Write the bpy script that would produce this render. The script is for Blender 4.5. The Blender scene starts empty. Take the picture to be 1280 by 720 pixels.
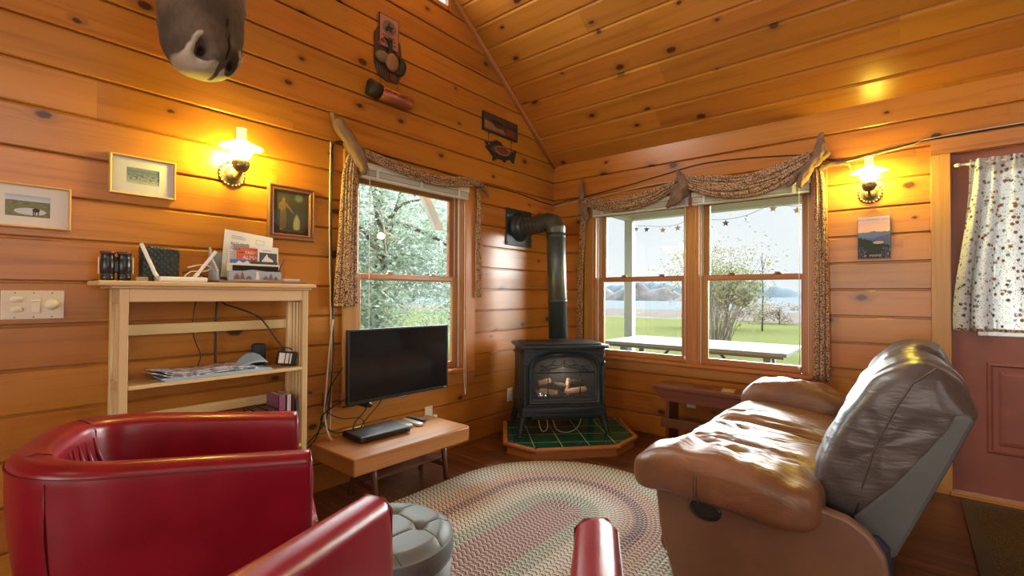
import bpy, bmesh, math, random
from mathutils import Vector, Matrix, noise
C = bpy.context.scene.collection
PI = math.pi
rnd = random.Random(7)
def V(*a): return Vector(a)
def T(x, y, z): return Matrix.Translation((x, y, z))
def RX(a): return Matrix.Rotation(a, 4, 'X')
def RY(a): return Matrix.Rotation(a, 4, 'Y')
def RZ(a): return Matrix.Rotation(a, 4, 'Z')
def lerp(a, b, t): return a + (b - a) * t
def sstep(a, b, x):
    t = max(0, min(1, (x - a) / (b - a))); return t * t * (3 - 2 * t)
def sgnpow(v, p): return math.copysign(abs(v) ** p, v)

# ------------------------------------------------------------------ mesh collector
class MB:
    def __init__(s): s.v = []; s.f = []; s.uv = []; s.r = []; s.m = []; s.s = []
    def add(s, vs, fs, M=None, grain=None, mat=0, smooth=False, uvs=None, r=None):
        """vs local points, fs index lists; uv in metres with u along the grain axis of the piece"""
        vs = [Vector(p) for p in vs]
        b = len(s.v)
        if grain is None:
            ext = [max(p[i] for p in vs) - min(p[i] for p in vs) for i in range(3)]
            grain = ext.index(max(ext))
        r = rnd.random() if r is None else r
        ou, ov = 0.0, 0.0
        for k, f in enumerate(fs):
            s.f.append([b + i for i in f])
            if uvs is not None:
                s.uv.append([tuple(uvs[k][j]) for j in range(len(f))])
            else:
                P = [vs[i] for i in f]
                nn = Vector((0, 0, 0))
                for j in range(len(P)): nn += P[j].cross(P[(j + 1) % len(P)]) if j < len(P) else nn
                nn = (P[1] - P[0]).cross(P[-1] - P[0]) if nn.length < 1e-12 else nn
                ab = [abs(c) for c in nn]
                ax = ab.index(max(ab))
                if ax == grain:
                    o = [i for i in range(3) if i != grain]
                    s.uv.append([(p[o[0]] * .25, p[o[1]]) for p in P])
                else:
                    o = [i for i in range(3) if i not in (grain, ax)][0]
                    s.uv.append([(p[grain], p[o]) for p in P])
            s.r.append(r); s.m.append(mat); s.s.append(smooth)
        s.v.extend([(M @ p) if M is not None else p for p in vs])
        return s
    def bm(s, bm, **k):
        bm.verts.index_update()
        s.add([v.co.copy() for v in bm.verts], [[v.index for v in f.verts] for f in bm.faces], **k); bm.free(); return s
    def box(s, c, d, M=None, bev=0.0, seg=1, **k):
        bm = bmesh.new(); bmesh.ops.create_cube(bm, size=1)
        bmesh.ops.scale(bm, vec=d, verts=bm.verts); bmesh.ops.translate(bm, vec=c, verts=bm.verts)
        if bev > 0: bmesh.ops.bevel(bm, geom=bm.edges[:], offset=min(bev, min(d) * .49), segments=seg, affect='EDGES', profile=.5)
        return s.bm(bm, M=M, **k)
    def bx(s, x0, x1, y0, y1, z0, z1, **k):
        return s.box(((x0 + x1) / 2, (y0 + y1) / 2, (z0 + z1) / 2), (abs(x1 - x0), abs(y1 - y0), abs(z1 - z0)), **k)
    def tube(s, pts, rad, n=10, caps=True, smooth=True, flat=None, **k):
        pts = [Vector(p) for p in pts]; m = len(pts)
        if not hasattr(rad, '__len__'): rad = [rad] * m
        vs = []; fs = []; uvs = []
        up = None; L = 0
        for i, p in enumerate(pts):
            t = (pts[min(i + 1, m - 1)] - pts[max(i - 1, 0)]).normalized()
            if up is None:
                up = Vector((0, 0, 1)) if abs(t.z) < .9 else Vector((1, 0, 0))
            a = (up - t * up.dot(t)); a = a.normalized() if a.length > 1e-6 else t.orthogonal().normalized()
            up = a; b = t.cross(a)
            for j in range(n):
                th = 2 * PI * j / n
                rr = rad[i](th) if callable(rad[i]) else rad[i]
                fl = flat if flat else 1.0
                vs.append(p + a * math.cos(th) * rr + b * math.sin(th) * rr * fl)
        for i in range(m - 1):
            d = (pts[i + 1] - pts[i]).length
            for j in range(n):
                j2 = (j + 1) % n
                fs.append([i * n + j, i * n + j2, (i + 1) * n + j2, (i + 1) * n + j])
                w = .02
                uvs.append([(L, j * w), (L, (j + 1) * w), (L + d, (j + 1) * w), (L + d, j * w)])
            L += d
        if caps:
            fs.append(list(range(n))[::-1]); uvs.append([(0, 0)] * n)
            fs.append([(m - 1) * n + j for j in range(n)]); uvs.append([(L, 0)] * n)
        return s.add(vs, fs, uvs=uvs, smooth=smooth, **k)
    def lathe(s, prof, n=32, smooth=True, **k):
        vs = []; fs = []
        for (r, z) in prof:
            for j in range(n): vs.append((r * math.cos(2 * PI * j / n), r * math.sin(2 * PI * j / n), z))
        for i in range(len(prof) - 1):
            for j in range(n):
                j2 = (j + 1) % n
                fs.append([i * n + j, i * n + j2, (i + 1) * n + j2, (i + 1) * n + j])
        if prof[0][0] > 1e-5: fs.append(list(range(n))[::-1])
        if prof[-1][0] > 1e-5: fs.append([(len(prof) - 1) * n + j for j in range(n)])
        return s.add(vs, fs, smooth=smooth, **k)
    def prism(s, poly, a, b, axes='xz', bev=0.0, seg=1, **k):
        """poly in two axes, extruded along the third from a to b"""
        bm = bmesh.new()
        ax = {'x': 0, 'y': 1, 'z': 2}; i, j = ax[axes[0]], ax[axes[1]]; e = 3 - i - j
        def mk(h):
            out = []
            for p in poly:
                q = [0, 0, 0]; q[i] = p[0]; q[j] = p[1]; q[e] = h; out.append(bm.verts.new(q))
            return out
        A = mk(a); B = mk(b); n = len(poly)
        bm.faces.new(A); bm.faces.new(B[::-1])
        for t in range(n): bm.faces.new([A[t], B[t], B[(t + 1) % n], A[(t + 1) % n]][::-1])
        bmesh.ops.recalc_face_normals(bm, faces=bm.faces[:])
        if bev > 0: bmesh.ops.bevel(bm, geom=bm.edges[:], offset=bev, segments=seg, affect='EDGES', profile=.5)
        return s.bm(bm, **k)
    def grid(s, fn, nu, nv, closeu=False, closev=False, smooth=True, uvf=None, **k):
        vs = [fn(i / (nu if closeu else nu - 1), j / (nv if closev else nv - 1)) for i in range(nu) for j in range(nv)]
        fs = []; uvs = []
        for i in range(nu if closeu else nu - 1):
            for j in range(nv if closev else nv - 1):
                i2 = (i + 1) % nu; j2 = (j + 1) % nv
                fs.append([i * nv + j, i2 * nv + j, i2 * nv + j2, i * nv + j2])
                if uvf:
                    du = nu if closeu else nu - 1; dv = nv if closev else nv - 1
                    uvs.append([uvf(i / du, j / dv), uvf((i + 1) / du, j / dv), uvf((i + 1) / du, (j + 1) / dv), uvf(i / du, (j + 1) / dv)])
        return s.add(vs, fs, smooth=smooth, uvs=uvs if uvf else None, **k)
    def build(s, name, mats, parent=None, loc=None, merge=0.0, attr=None):
        me = bpy.data.meshes.new(name)
        me.from_pydata([tuple(p) for p in s.v], [], s.f)
        if not isinstance(mats, (list, tuple)): mats = [mats]
        for m in mats: me.materials.append(m)
        ul = me.uv_layers.new(name='UVMap')
        flat = [c for f in s.uv for q in f for c in q]
        ul.data.foreach_set('uv', flat)
        at = me.attributes.new('rnd', 'FLOAT', 'FACE'); at.data.foreach_set('value', s.r)
        me.polygons.foreach_set('material_index', s.m)
        me.polygons.foreach_set('use_smooth', s.s)
        if attr:
            a2 = me.attributes.new('fur', 'FLOAT', 'POINT'); a2.data.foreach_set('value', attr)
        bm = bmesh.new(); bm.from_mesh(me)
        if merge > 0: bmesh.ops.remove_doubles(bm, verts=bm.verts[:], dist=merge)
        bmesh.ops.recalc_face_normals(bm, faces=bm.faces[:]); bm.to_mesh(me); bm.free()
        me.validate(); me.update()
        o = bpy.data.objects.new(name, me); C.objects.link(o)
        if parent: o.parent = parent
        if loc: o.location = loc
        return o

def sellip(mb, c, d, e=(.5, .5), nu=40, nv=24, warp=None, M=None, **k):
    """superellipsoid cushion: c centre, d full size, small exponents give boxier shapes"""
    def fn(u, v):
        a = 2 * PI * u; b = -PI / 2 + PI * v
        cb = sgnpow(math.cos(b), e[0]); sb = sgnpow(math.sin(b), e[0])
        p = Vector((c[0] + d[0] / 2 * cb * sgnpow(math.cos(a), e[1]), c[1] + d[1] / 2 * cb * sgnpow(math.sin(a), e[1]), c[2] + d[2] / 2 * sb))
        return warp(p) if warp else p
    return mb.grid(fn, nu, nv, closeu=True, M=M, **k)

def tag(o, label=None, cat=None, group=None, kind=None):
    if label: o['label'] = label
    if cat: o['category'] = cat
    if group: o['group'] = group
    if kind: o['kind'] = kind
    return o
def thing(name, label, cat, loc=(0, 0, 0), rz=0, group=None):
    o = bpy.data.objects.new(name, None); C.objects.link(o)
    o.empty_display_size = .1; o.location = loc; o.rotation_euler = (0, 0, rz)
    return tag(o, label, cat, group)
def struct(o, label, cat): return tag(o, label, cat, kind='structure')
def text(body, size, m, parent, M, name='lettering', ext=.0008, align='CENTER'):
    cu = bpy.data.curves.new(name, 'FONT'); cu.body = body; cu.size = size; cu.extrude = ext
    cu.align_x = align; cu.align_y = 'CENTER'; cu.materials.append(m)
    o = bpy.data.objects.new(name, cu); C.objects.link(o)
    dg = bpy.context.evaluated_depsgraph_get(); dg.update()
    me = bpy.data.meshes.new_from_object(o.evaluated_get(dg)); me.name = name
    if not me.materials: me.materials.append(m)
    bpy.data.objects.remove(o); o = bpy.data.objects.new(name, me); C.objects.link(o)
    o.parent = parent; o.matrix_local = M
    return o
def cpy(o, parent=None):
    c = o.copy(); C.objects.link(c)
    if parent: c.parent = parent
    for ch in list(o.children): cpy(ch, c)
    return c

# ------------------------------------------------------------------ materials
MATS = {}
class NT:
    def __init__(s, name):
        s.m = bpy.data.materials.new(name); s.m.use_nodes = True; s.t = s.m.node_tree
        s.t.nodes.clear(); s.out = s.t.nodes.new('ShaderNodeOutputMaterial'); MATS[name] = s.m
    def n(s, ty, **k):
        nd = s.t.nodes.new('ShaderNode' + ty)
        for a, b in k.items():
            if a.startswith('_'): s.set(nd.inputs[a[1:].replace('_', ' ')] if a[1:].replace('_', ' ') in nd.inputs else nd.inputs[int(a[1:])], b)
            else: setattr(nd, a, b)
        return nd
    def set(s, sock, b):
        if hasattr(b, 'is_linked') or hasattr(b, 'links'): s.t.links.new(b, sock)
        else:
            if isinstance(b, (tuple, list)) and len(b) == 3 and sock.type == 'RGBA': b = (*b, 1)
            sock.default_value = b
    def math(s, op, a, b=0.0, c=None):
        nd = s.t.nodes.new('ShaderNodeMath'); nd.operation = op
        s.set(nd.inputs[0], a); s.set(nd.inputs[1], b)
        if c is not None: s.set(nd.inputs[2], c)
        return nd.outputs[0]
    def mix(s, f, a, b, mode='MIX'):
        nd = s.t.nodes.new('ShaderNodeMix'); nd.data_type = 'RGBA'; nd.blend_type = mode
        s.set(nd.inputs[0], f); s.set(nd.inputs[6], a); s.set(nd.inputs[7], b); return nd.outputs[2]
    def ramp(s, f, stops, interp='LINEAR'):
        nd = s.t.nodes.new('ShaderNodeValToRGB'); cr = nd.color_ramp; cr.interpolation = interp
        while len(cr.elements) > 1: cr.elements.remove(cr.elements[-1])
        for i, (p, c) in enumerate(stops):
            e = cr.elements[0] if i == 0 else cr.elements.new(p)
            e.position = p; e.color = (*c, 1) if len(c) == 3 else c
        s.set(nd.inputs[0], f); return nd.outputs[0]
    def smooth(s, v, a, b):
        nd = s.t.nodes.new('ShaderNodeMapRange'); nd.interpolation_type = 'SMOOTHSTEP'
        s.set(nd.inputs[0], v); s.set(nd.inputs[1], a); s.set(nd.inputs[2], b); return nd.outputs[0]
    def vec(s, x, y, z=0.0):
        nd = s.t.nodes.new('ShaderNodeCombineXYZ')
        s.set(nd.inputs[0], x); s.set(nd.inputs[1], y); s.set(nd.inputs[2], z); return nd.outputs[0]
    def noise(s, vec, scale, detail=3, rough=.5, dist=0.0, dim='3D'):
        nd = s.t.nodes.new('ShaderNodeTexNoise'); nd.noise_dimensions = dim
        s.set(nd.inputs['Vector'], vec); nd.inputs['Scale'].default_value = scale; nd.inputs['Detail'].default_value = detail
        nd.inputs['Roughness'].default_value = rough; nd.inputs['Distortion'].default_value = dist
        return nd.outputs[0]
    def obj(s):
        return s.t.nodes.new('ShaderNodeTexCoord').outputs['Object']
    def uv(s):
        nd = s.t.nodes.new('ShaderNodeUVMap'); nd.uv_map = 'UVMap'
        sp = s.t.nodes.new('ShaderNodeSeparateXYZ'); s.t.links.new(nd.outputs[0], sp.inputs[0])
        return sp.outputs[0], sp.outputs[1]
    def rnd(s):
        nd = s.t.nodes.new('ShaderNodeAttribute'); nd.attribute_name = 'rnd'; return nd.outputs['Fac']
    def bump(s, h, strength=.2, dist=.01):
        nd = s.t.nodes.new('ShaderNodeBump'); nd.inputs['Strength'].default_value = strength; nd.inputs['Distance'].default_value = dist
        s.set(nd.inputs['Height'], h); return nd.outputs[0]
    def pb(s, col, rough=.5, metal=0.0, spec=.5, coat=0.0, normal=None, **k):
        nd = s.t.nodes.new('ShaderNodeBsdfPrincipled')
        s.set(nd.inputs['Base Color'], col); s.set(nd.inputs['Roughness'], rough); s.set(nd.inputs['Metallic'], metal)
        nd.inputs['Specular IOR Level'].default_value = spec; nd.inputs['Coat Weight'].default_value = coat
        nd.inputs['Coat Roughness'].default_value = .2
        if normal is not None: s.set(nd.inputs['Normal'], normal)
        for a, b in k.items(): s.set(nd.inputs[a.replace('_', ' ')], b)
        s.t.links.new(nd.outputs[0], s.out.inputs[0]); return nd

def wood(name, base, dark, knot=(.060, .018, .008), kn=.62, rough=.33, spec=.5, coat=0.0, vary=.25, grain=26, kscale=3.9, bump=.06, hue=.03):
    t = NT(name); u, v = t.uv(); r = t.rnd()
    ru = t.math('MULTIPLY', r, 37.3); rv = t.math('MULTIPLY', r, 91.7)
    uu = t.math('ADD', u, ru); vv = t.math('ADD', v, rv)
    # knots: one cell of the pattern in a few carries one
    vo = t.n('TexVoronoi', voronoi_dimensions='2D', feature='F1'); t.set(vo.inputs['Vector'], t.vec(t.math('MULTIPLY', uu, .62), vv)); vo.inputs['Scale'].default_value = kscale; vo.inputs['Randomness'].default_value = .95
    sp = t.n('SeparateColor'); t.set(sp.inputs[0], vo.outputs['Color'])
    has = t.math('GREATER_THAN', sp.outputs[0], kn)
    size = t.math('MULTIPLY_ADD', t.math('POWER', sp.outputs[1], 1.5), .075, .035)
    dn = t.math('DIVIDE', t.math('ADD', vo.outputs['Distance'], t.math('MULTIPLY', t.math('SUBTRACT', t.noise(t.vec(uu, vv), 60, 2, dim='2D'), .5), .03)), size)
    core = t.math('MULTIPLY', has, t.math('SUBTRACT', 1.0, t.smooth(dn, .55, 1.05)))
    halo = t.math('MULTIPLY', has, t.math('SUBTRACT', 1.0, t.smooth(dn, .8, 2.6)))
    bend = t.math('MULTIPLY', halo, .035)
    g1 = t.noise(t.vec(t.math('MULTIPLY', uu, .9), t.math('MULTIPLY', t.math('ADD', vv, bend), grain), t.math('MULTIPLY', r, 17)), 1.0, 4, .6, .4)
    g2 = t.noise(t.vec(t.math('MULTIPLY', uu, 2.2), t.math('MULTIPLY', t.math('ADD', vv, bend), grain * 5)), 1.0, 2, .5)
    big = t.noise(t.vec(t.math('MULTIPLY', uu, 1.1), t.math('MULTIPLY', vv, 5)), 1.0, 2)
    gm = t.math('ADD', t.math('MULTIPLY', g1, .75), t.math('MULTIPLY', g2, .25))
    col = t.ramp(gm, [(.32, dark), (.5, base), (.75, tuple(min(1, c * 1.07) for c in base))])
    hs = t.n('HueSaturation'); t.set(hs.inputs['Color'], col)
    fr = t.math('FRACT', t.math('MULTIPLY', r, 7.31))
    t.set(hs.inputs['Value'], t.math('MULTIPLY_ADD', fr, vary, 1 - vary * .55))
    t.set(hs.inputs['Hue'], t.math('MULTIPLY_ADD', t.math('FRACT', t.math('MULTIPLY', r, 13.7)), hue, .5 - hue / 2))
    col = t.mix(t.math('MULTIPLY', t.smooth(big, .45, .75), .35), hs.outputs[0], tuple(c * .75 for c in base), 'MIX')
    col = t.mix(t.math('MULTIPLY', halo, .55), col, tuple(lerp(a, b, .55) for a, b in zip(base, knot)))
    col = t.mix(core, col, knot)
    t.pb(col, rough, spec=spec, coat=coat, normal=t.bump(gm, bump, .004))
    return t.m

def plain(name, col, rough=.5, metal=0.0, spec=.5, coat=0.0, ns=0, nb=.1, var=0.0, vs=6, **k):
    t = NT(name); c = col; nm = None
    if var > 0:
        f = t.noise(t.obj(), vs, 4, .6)
        c = t.mix(t.smooth(f, .3, .7), tuple(x * (1 - var) for x in col), tuple(min(1, x * (1 + var)) for x in col))
    if ns: nm = t.bump(t.noise(t.obj(), ns, 3, .6), nb, .004)
    t.pb(c, rough, metal, spec, coat, nm, **k); return t.m

def leather(name, col, rough=.3, wrinkle=.25, var=.12, stretch=(1, 1, 1), ws=14, spec=.5, worn=None):
    t = NT(name); o = t.obj()
    mp = t.n('Mapping'); t.set(mp.inputs[0], o); mp.inputs['Scale'].default_value = stretch
    w = t.noise(mp.outputs[0], ws, 3, .55, .6)
    fine = t.n('TexVoronoi', feature='F1'); t.set(fine.inputs['Vector'], o); fine.inputs['Scale'].default_value = 320
    h = t.math('ADD', w, t.math('MULTIPLY', fine.outputs['Distance'], .05))
    f = t.noise(o, 5, 3, .6)
    c = t.mix(t.smooth(f, .3, .7), tuple(x * (1 - var) for x in col), tuple(min(1, x * (1 + var)) for x in col))
    if worn:
        wn = t.smooth(t.noise(o, 9, 5, .7), .62, .72); c = t.mix(t.math('MULTIPLY', wn, .6), c, worn)
    t.pb(c, t.math('MULTIPLY_ADD', f, .12, rough - .06), spec=spec, normal=t.bump(h, wrinkle, .02)); return t.m

def printed(name, ground, spots, scale=70, thr=(.5, .66, .8), rough=.9, transl=0.0, sparse=False):
    """cloth printed with small blotches"""
    t = NT(name); o = t.obj()
    wv = t.n('VectorMath', operation='ADD'); t.set(wv.inputs[0], o)
    nz = t.n('TexNoise'); t.set(nz.inputs['Vector'], o); nz.inputs['Scale'].default_value = scale * 1.5
    sc = t.n('VectorMath', operation='SCALE'); t.set(sc.inputs[0], nz.outputs['Color']); sc.inputs['Scale'].default_value = .6 / scale
    t.set(wv.inputs[1], sc.outputs[0])
    vo = t.n('TexVoronoi', feature='F1'); t.set(vo.inputs['Vector'], wv.outputs[0]); vo.inputs['Scale'].default_value = scale
    sp = t.n('SeparateColor'); t.set(sp.inputs[0], vo.outputs['Color'])
    c = t.ramp(sp.outputs[0], [(0, ground), (thr[0], spots[0]), (thr[1], spots[1]), (thr[2], spots[2])], 'CONSTANT')
    if sparse:
        big = t.n('TexVoronoi', feature='F1'); t.set(big.inputs['Vector'], o); big.inputs['Scale'].default_value = scale * .28
        bs = t.n('SeparateColor'); t.set(bs.inputs[0], big.outputs['Color'])
        near = t.math('SUBTRACT', 1.0, t.smooth(big.outputs['Distance'], .22, .42))
        mc = t.ramp(bs.outputs[1], [(0, spots[0]), (.45, spots[1]), (.75, spots[2])], 'CONSTANT')
        dots = t.math('LESS_THAN', vo.outputs['Distance'], .28)
        c = t.mix(t.math('MULTIPLY', dots, t.math('GREATER_THAN', sp.outputs[1], .15)), ground, c)
        c = t.mix(t.math('MULTIPLY', near, t.math('GREATER_THAN', sp.outputs[2], .06)), c, mc)
    if transl > 0:
        d = t.n('BsdfDiffuse'); t.set(d.inputs[0], c); tr = t.n('BsdfTranslucent'); t.set(tr.inputs[0], c)
        mx = t.n('MixShader'); mx.inputs[0].default_value = transl
        t.t.links.new(d.outputs[0], mx.inputs[1]); t.t.links.new(tr.outputs[0], mx.inputs[2]); t.t.links.new(mx.outputs[0], t.out.inputs[0])
    else: t.pb(c, rough, spec=.2)
    return t.m

def glassmat(name, tint=(1, 1, 1), haze=0.0, hazecol=(.8, .85, .85), rough=.0):
    t = NT(name)
    tr = t.n('BsdfTransparent'); t.set(tr.inputs[0], tint); gl = t.n('BsdfGlossy'); gl.inputs['Roughness'].default_value = rough
    fr = t.n('Fresnel'); ge = t.n('NewGeometry'); t.set(fr.inputs['IOR'], t.math('MULTIPLY_ADD', ge.outputs['Backfacing'], -.76, 1.45))
    mx = t.n('MixShader'); t.t.links.new(fr.outputs[0], mx.inputs[0]); t.t.links.new(tr.outputs[0], mx.inputs[1]); t.t.links.new(gl.outputs[0], mx.inputs[2])
    o = mx
    if haze > 0:
        d = t.n('BsdfDiffuse'); t.set(d.inputs[0], hazecol); m2 = t.n('MixShader'); m2.inputs[0].default_value = haze
        t.t.links.new(mx.outputs[0], m2.inputs[1]); t.t.links.new(d.outputs[0], m2.inputs[2]); o = m2
    t.t.links.new(o.outputs[0], t.out.inputs[0]); return t.m

def emis(name, col, st):
    t = NT(name); e = t.n('Emission'); t.set(e.inputs[0], col); e.inputs[1].default_value = st
    t.t.links.new(e.outputs[0], t.out.inputs[0]); return t.m

PINE = wood('pine_boards', (.42, .158, .022), (.30, .100, .012), kn=.45, vary=.26, hue=.010, grain=20, rough=.28)
PINE2 = wood('pine_trim', (.44, .19, .048), (.34, .135, .03), kn=.8)
REDPINE = wood('red_pine_trim', (.42, .15, .045), (.28, .09, .025), kn=.85)
SASH = wood('sash_wood', (.43, .19, .07), (.30, .12, .04), kn=.97, vary=.1)
BIRCH = wood('birch', (.62, .43, .22), (.52, .34, .155), kn=.97, rough=.42, vary=.12)
SLAB = wood('table_slab', (.37, .145, .048), (.25, .088, .026), kn=.9, rough=.28, vary=.15)
DARKW = wood('dark_wood', (.16, .055, .028), (.08, .028, .016), kn=.95, rough=.3, vary=.15)
WALNUT = wood('walnut_leg', (.17, .075, .04), (.10, .04, .02), kn=.97, rough=.35)
OAK = wood('oak_trim', (.42, .17, .055), (.26, .09, .028), kn=.97, rough=.3, grain=40)
FRAMEW = wood('frame_wood', (.60, .36, .14), (.45, .25, .09), kn=.98, rough=.35)
DRIFT = wood('driftwood', (.25, .165, .11), (.075, .045, .028), kn=.7, rough=.85, bump=.9, grain=110, spec=.15)
RED = leather('red_leather', (.215, .004, .015), .30, .05, .15, ws=9)
REDSEAM = plain('red_seam', (.13, .006, .010), .4)
BROWNSEAM = plain('brown_seam', (.06, .035, .025), .5)
BROWN = leather('brown_leather', (.18, .078, .037), .38, .30, .2, (1.2, 5, 2), 6, worn=(.30, .17, .09))
BROWNB = leather('brown_leather_back', (.078, .064, .060), .33, .22, .2, (1.5, 1.5, 6), 5)
BROWNP = leather('brown_leather_panel', (.17, .085, .048), .42, .06, .12, ws=6)
SHELLB = leather('grey_brown_shell', (.078, .082, .086), .45, .04, .12, ws=6)
GREYL = leather('grey_leather', (.125, .160, .182), .50, .02, .06, ws=10)
GREYSEAM = plain('grey_seam', (.07, .08, .085), .6)
IRON = plain('black_iron', (.010, .018, .027), .42, .0, .5, ns=220, nb=.25, var=.2)
PIPEM = plain('stovepipe_steel', (.040, .050, .054), .33, .3, .6, var=.2, vs=5)
BLACK = plain('black_plastic', (.012, .012, .013), .3)
SCREEN = plain('tv_screen', (.006, .006, .007), .12)
CABLE = plain('black_cable', (.012, .012, .012), .5)
WCABLE = plain('white_cable', (.55, .50, .42), .5)
WHITE = plain('white_plastic', (.75, .75, .73), .35)
IVORY = plain('ivory_plastic', (.68, .61, .47), .4)
OFFW = plain('blind_offwhite', (.62, .60, .56), .5)
BRASS = plain('antique_brass', (.30, .22, .11), .35, .85)
NAVY = plain('navy_fabric', (.012, .016, .035), .7, ns=300, nb=.3)
PAPER = plain('paper', (.72, .71, .69), .8)
CREAMP = plain('cream_paper', (.72, .66, .52), .8)
INK = plain('ink', (.05, .05, .06), .8)
GREYINK = plain('grey_ink', (.28, .28, .29), .8)
ORANGE = plain('orange_card', (.62, .12, .045), .6)
BLUEC = plain('blue_card', (.08, .16, .48), .5)
DOORP = plain('door_paint', (.21, .060, .036), .48, ns=90, nb=.05, var=.08)
SOOT = plain('soot', (.045, .045, .045), .9)
CLEAR = glassmat('window_glass', (.97, .99, .98))
FRONTG = glassmat('frame_glass', (1, 1, 1))
FIREG = glassmat('stove_glass', (.92, .92, .92), .10, (.16, .20, .25), .15)
MAT_ = plain('mat_board', (.74, .70, .62), .85)
MATW = plain('mat_board_white', (.66, .65, .66), .85)
# ------------------------------------------------------------------ room shell
PITCH = .1765; OFF = .157; EAVE = 2.44; RIDGE_Y = -3.66; DEPTH = 7.32; ROOMX = 7.2
def subtract(rect, holes):
    out = [rect]
    for (a0, a1, b0, b1) in holes:
        nx = []
        for (u0, u1, z0, z1) in out:
            if a1 <= u0 or a0 >= u1 or b1 <= z0 or b0 >= z1: nx.append((u0, u1, z0, z1)); continue
            if a0 > u0: nx.append((u0, a0, z0, z1))
            if a1 < u1: nx.append((a1, u1, z0, z1))
            m0, m1 = max(u0, a0), min(u1, a1)
            if b0 > z0: nx.append((m0, m1, z0, b0))
            if b1 < z1: nx.append((m0, m1, b1, z1))
        out = nx
    return out
def boards(mb, fn, u0, u1, v0, v1, off, pitch, holes=(), urange=None, seed=1, bevel=.007):
    """lapped boards with a shadow groove at every lower edge; fn(u, v, d) places a point, d = depth out of the room"""
    rr = random.Random(seed)
    edges = [v0]; k = 0
    while off + k * pitch <= v0 + .02: k += 1
    while off + k * pitch < v1 - .01: edges.append(off + k * pitch); k += 1
    edges.append(v1)
    for i in range(len(edges) - 1):
        a, b = edges[i], edges[i + 1]
        lo, hi = (u0, u1) if urange is None else urange(a)
        if hi - lo < .02: continue
        cuts = [lo]; x = lo + rr.uniform(.8, 3.2)
        while x < hi - .3: cuts.append(x); x += rr.uniform(1.6, 3.4)
        cuts.append(hi)
        for s0, s1 in zip(cuts[:-1], cuts[1:]):
            r = rr.random()
            for (p0, p1, q0, q1) in subtract((s0, s1, a, b), holes):
                prof = []
                prof += [(q0, .020), (q0 + .007, .020), (q0 + .008, .005), (q0 + .013, 0)] if q0 == a and i > 0 else [(q0, 0)]
                prof += [(q1 - bevel, 0), (q1 - .001, bevel * .85), (q1, .020)] if q1 == b and i < len(edges) - 2 else [(q1, 0)]
                e0 = 0
                vs = []; fs = []; uvs = []
                for (v, d) in prof: vs += [fn(p0 + e0, v, d), fn(p1, v, d)]
                for j in range(len(prof) - 1):
                    fs.append([2 * j, 2 * j + 1, 2 * j + 3, 2 * j + 2])
                    uvs.append([(p0, prof[j][0]), (p1, prof[j][0]), (p1, prof[j + 1][0]), (p0, prof[j + 1][0])])
                mb.add(vs, fs, uvs=uvs, r=r)
def roof_z(y): return EAVE + .75 * min(-y, DEPTH + y)
def gable_range(z):
    if z <= EAVE: return (-DEPTH, 0)
    k = (z - EAVE) / .75
    return (-DEPTH + k, -k)

WA = (-2.19, -1.225, .60, 1.98); WB = (.45, 2.18, .625, 1.97); DR = (2.885, 3.80, -.1, 2.035)
GW = (-3.3, -1.41, 3.37, 9)
m = MB(); boards(m, lambda u, v, d: (-d, u, v), -DEPTH, 0, 0, 5.15, OFF, PITCH, [WA, GW], gable_range, 11)
for (a, b, c, d) in subtract((-DEPTH - .06, .06, -.05, 3.35), [WA]): m.bx(-.075, -.045, a, b, c, d)
struct(m.build('wall_left', PINE), 'knotty pine board gable wall with the television and moose head', 'wall')
m = MB(); boards(m, lambda u, v, d: (u, d, v), 0, ROOMX, 0, EAVE, OFF, PITCH, [WB, DR], None, 23)
for (a, b, c, d) in subtract((-.06, ROOMX + .06, -.05, EAVE + .05), [WB, DR]): m.bx(a, b, .045, .075, c, d)
struct(m.build('wall_right', PINE), 'knotty pine board wall with the wide double window and door', 'wall')
m = MB(); boards(m, lambda u, v, d: (u, -DEPTH - d, v), 0, ROOMX, 0, EAVE, OFF, PITCH, [(1.2, 3.2, .7, 2.1), (4.2, 6.2, .7, 2.1)], None, 5)
struct(m.build('wall_rear', PINE), 'knotty pine board wall behind the viewer', 'wall')
m = MB(); boards(m, lambda u, v, d: (ROOMX + d, u, v), -DEPTH, 0, 0, 5.15, OFF, PITCH, [(-5, -2.6, .8, 2.1), (-4.6, -2.7, 2.9, 3.7)], gable_range, 6)
struct(m.build('wall_far', PINE), 'knotty pine board gable wall opposite the television wall', 'wall')
m = MB()
boards(m, lambda u, v, d: (u, -v * .8 - d * .6 * 0, EAVE + v * .6 + d), 0, ROOMX, 0, 4.575, .155, .184, (), None, 31, .012)
boards(m, lambda u, v, d: (u, -DEPTH + v * .8, EAVE + v * .6 + d), 0, ROOMX, 0, 4.575, .155, .184, (), None, 32, .012)
struct(m.build('ceiling', PINE), 'sloping cathedral ceiling of knotty pine boards', 'ceiling')

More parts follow.
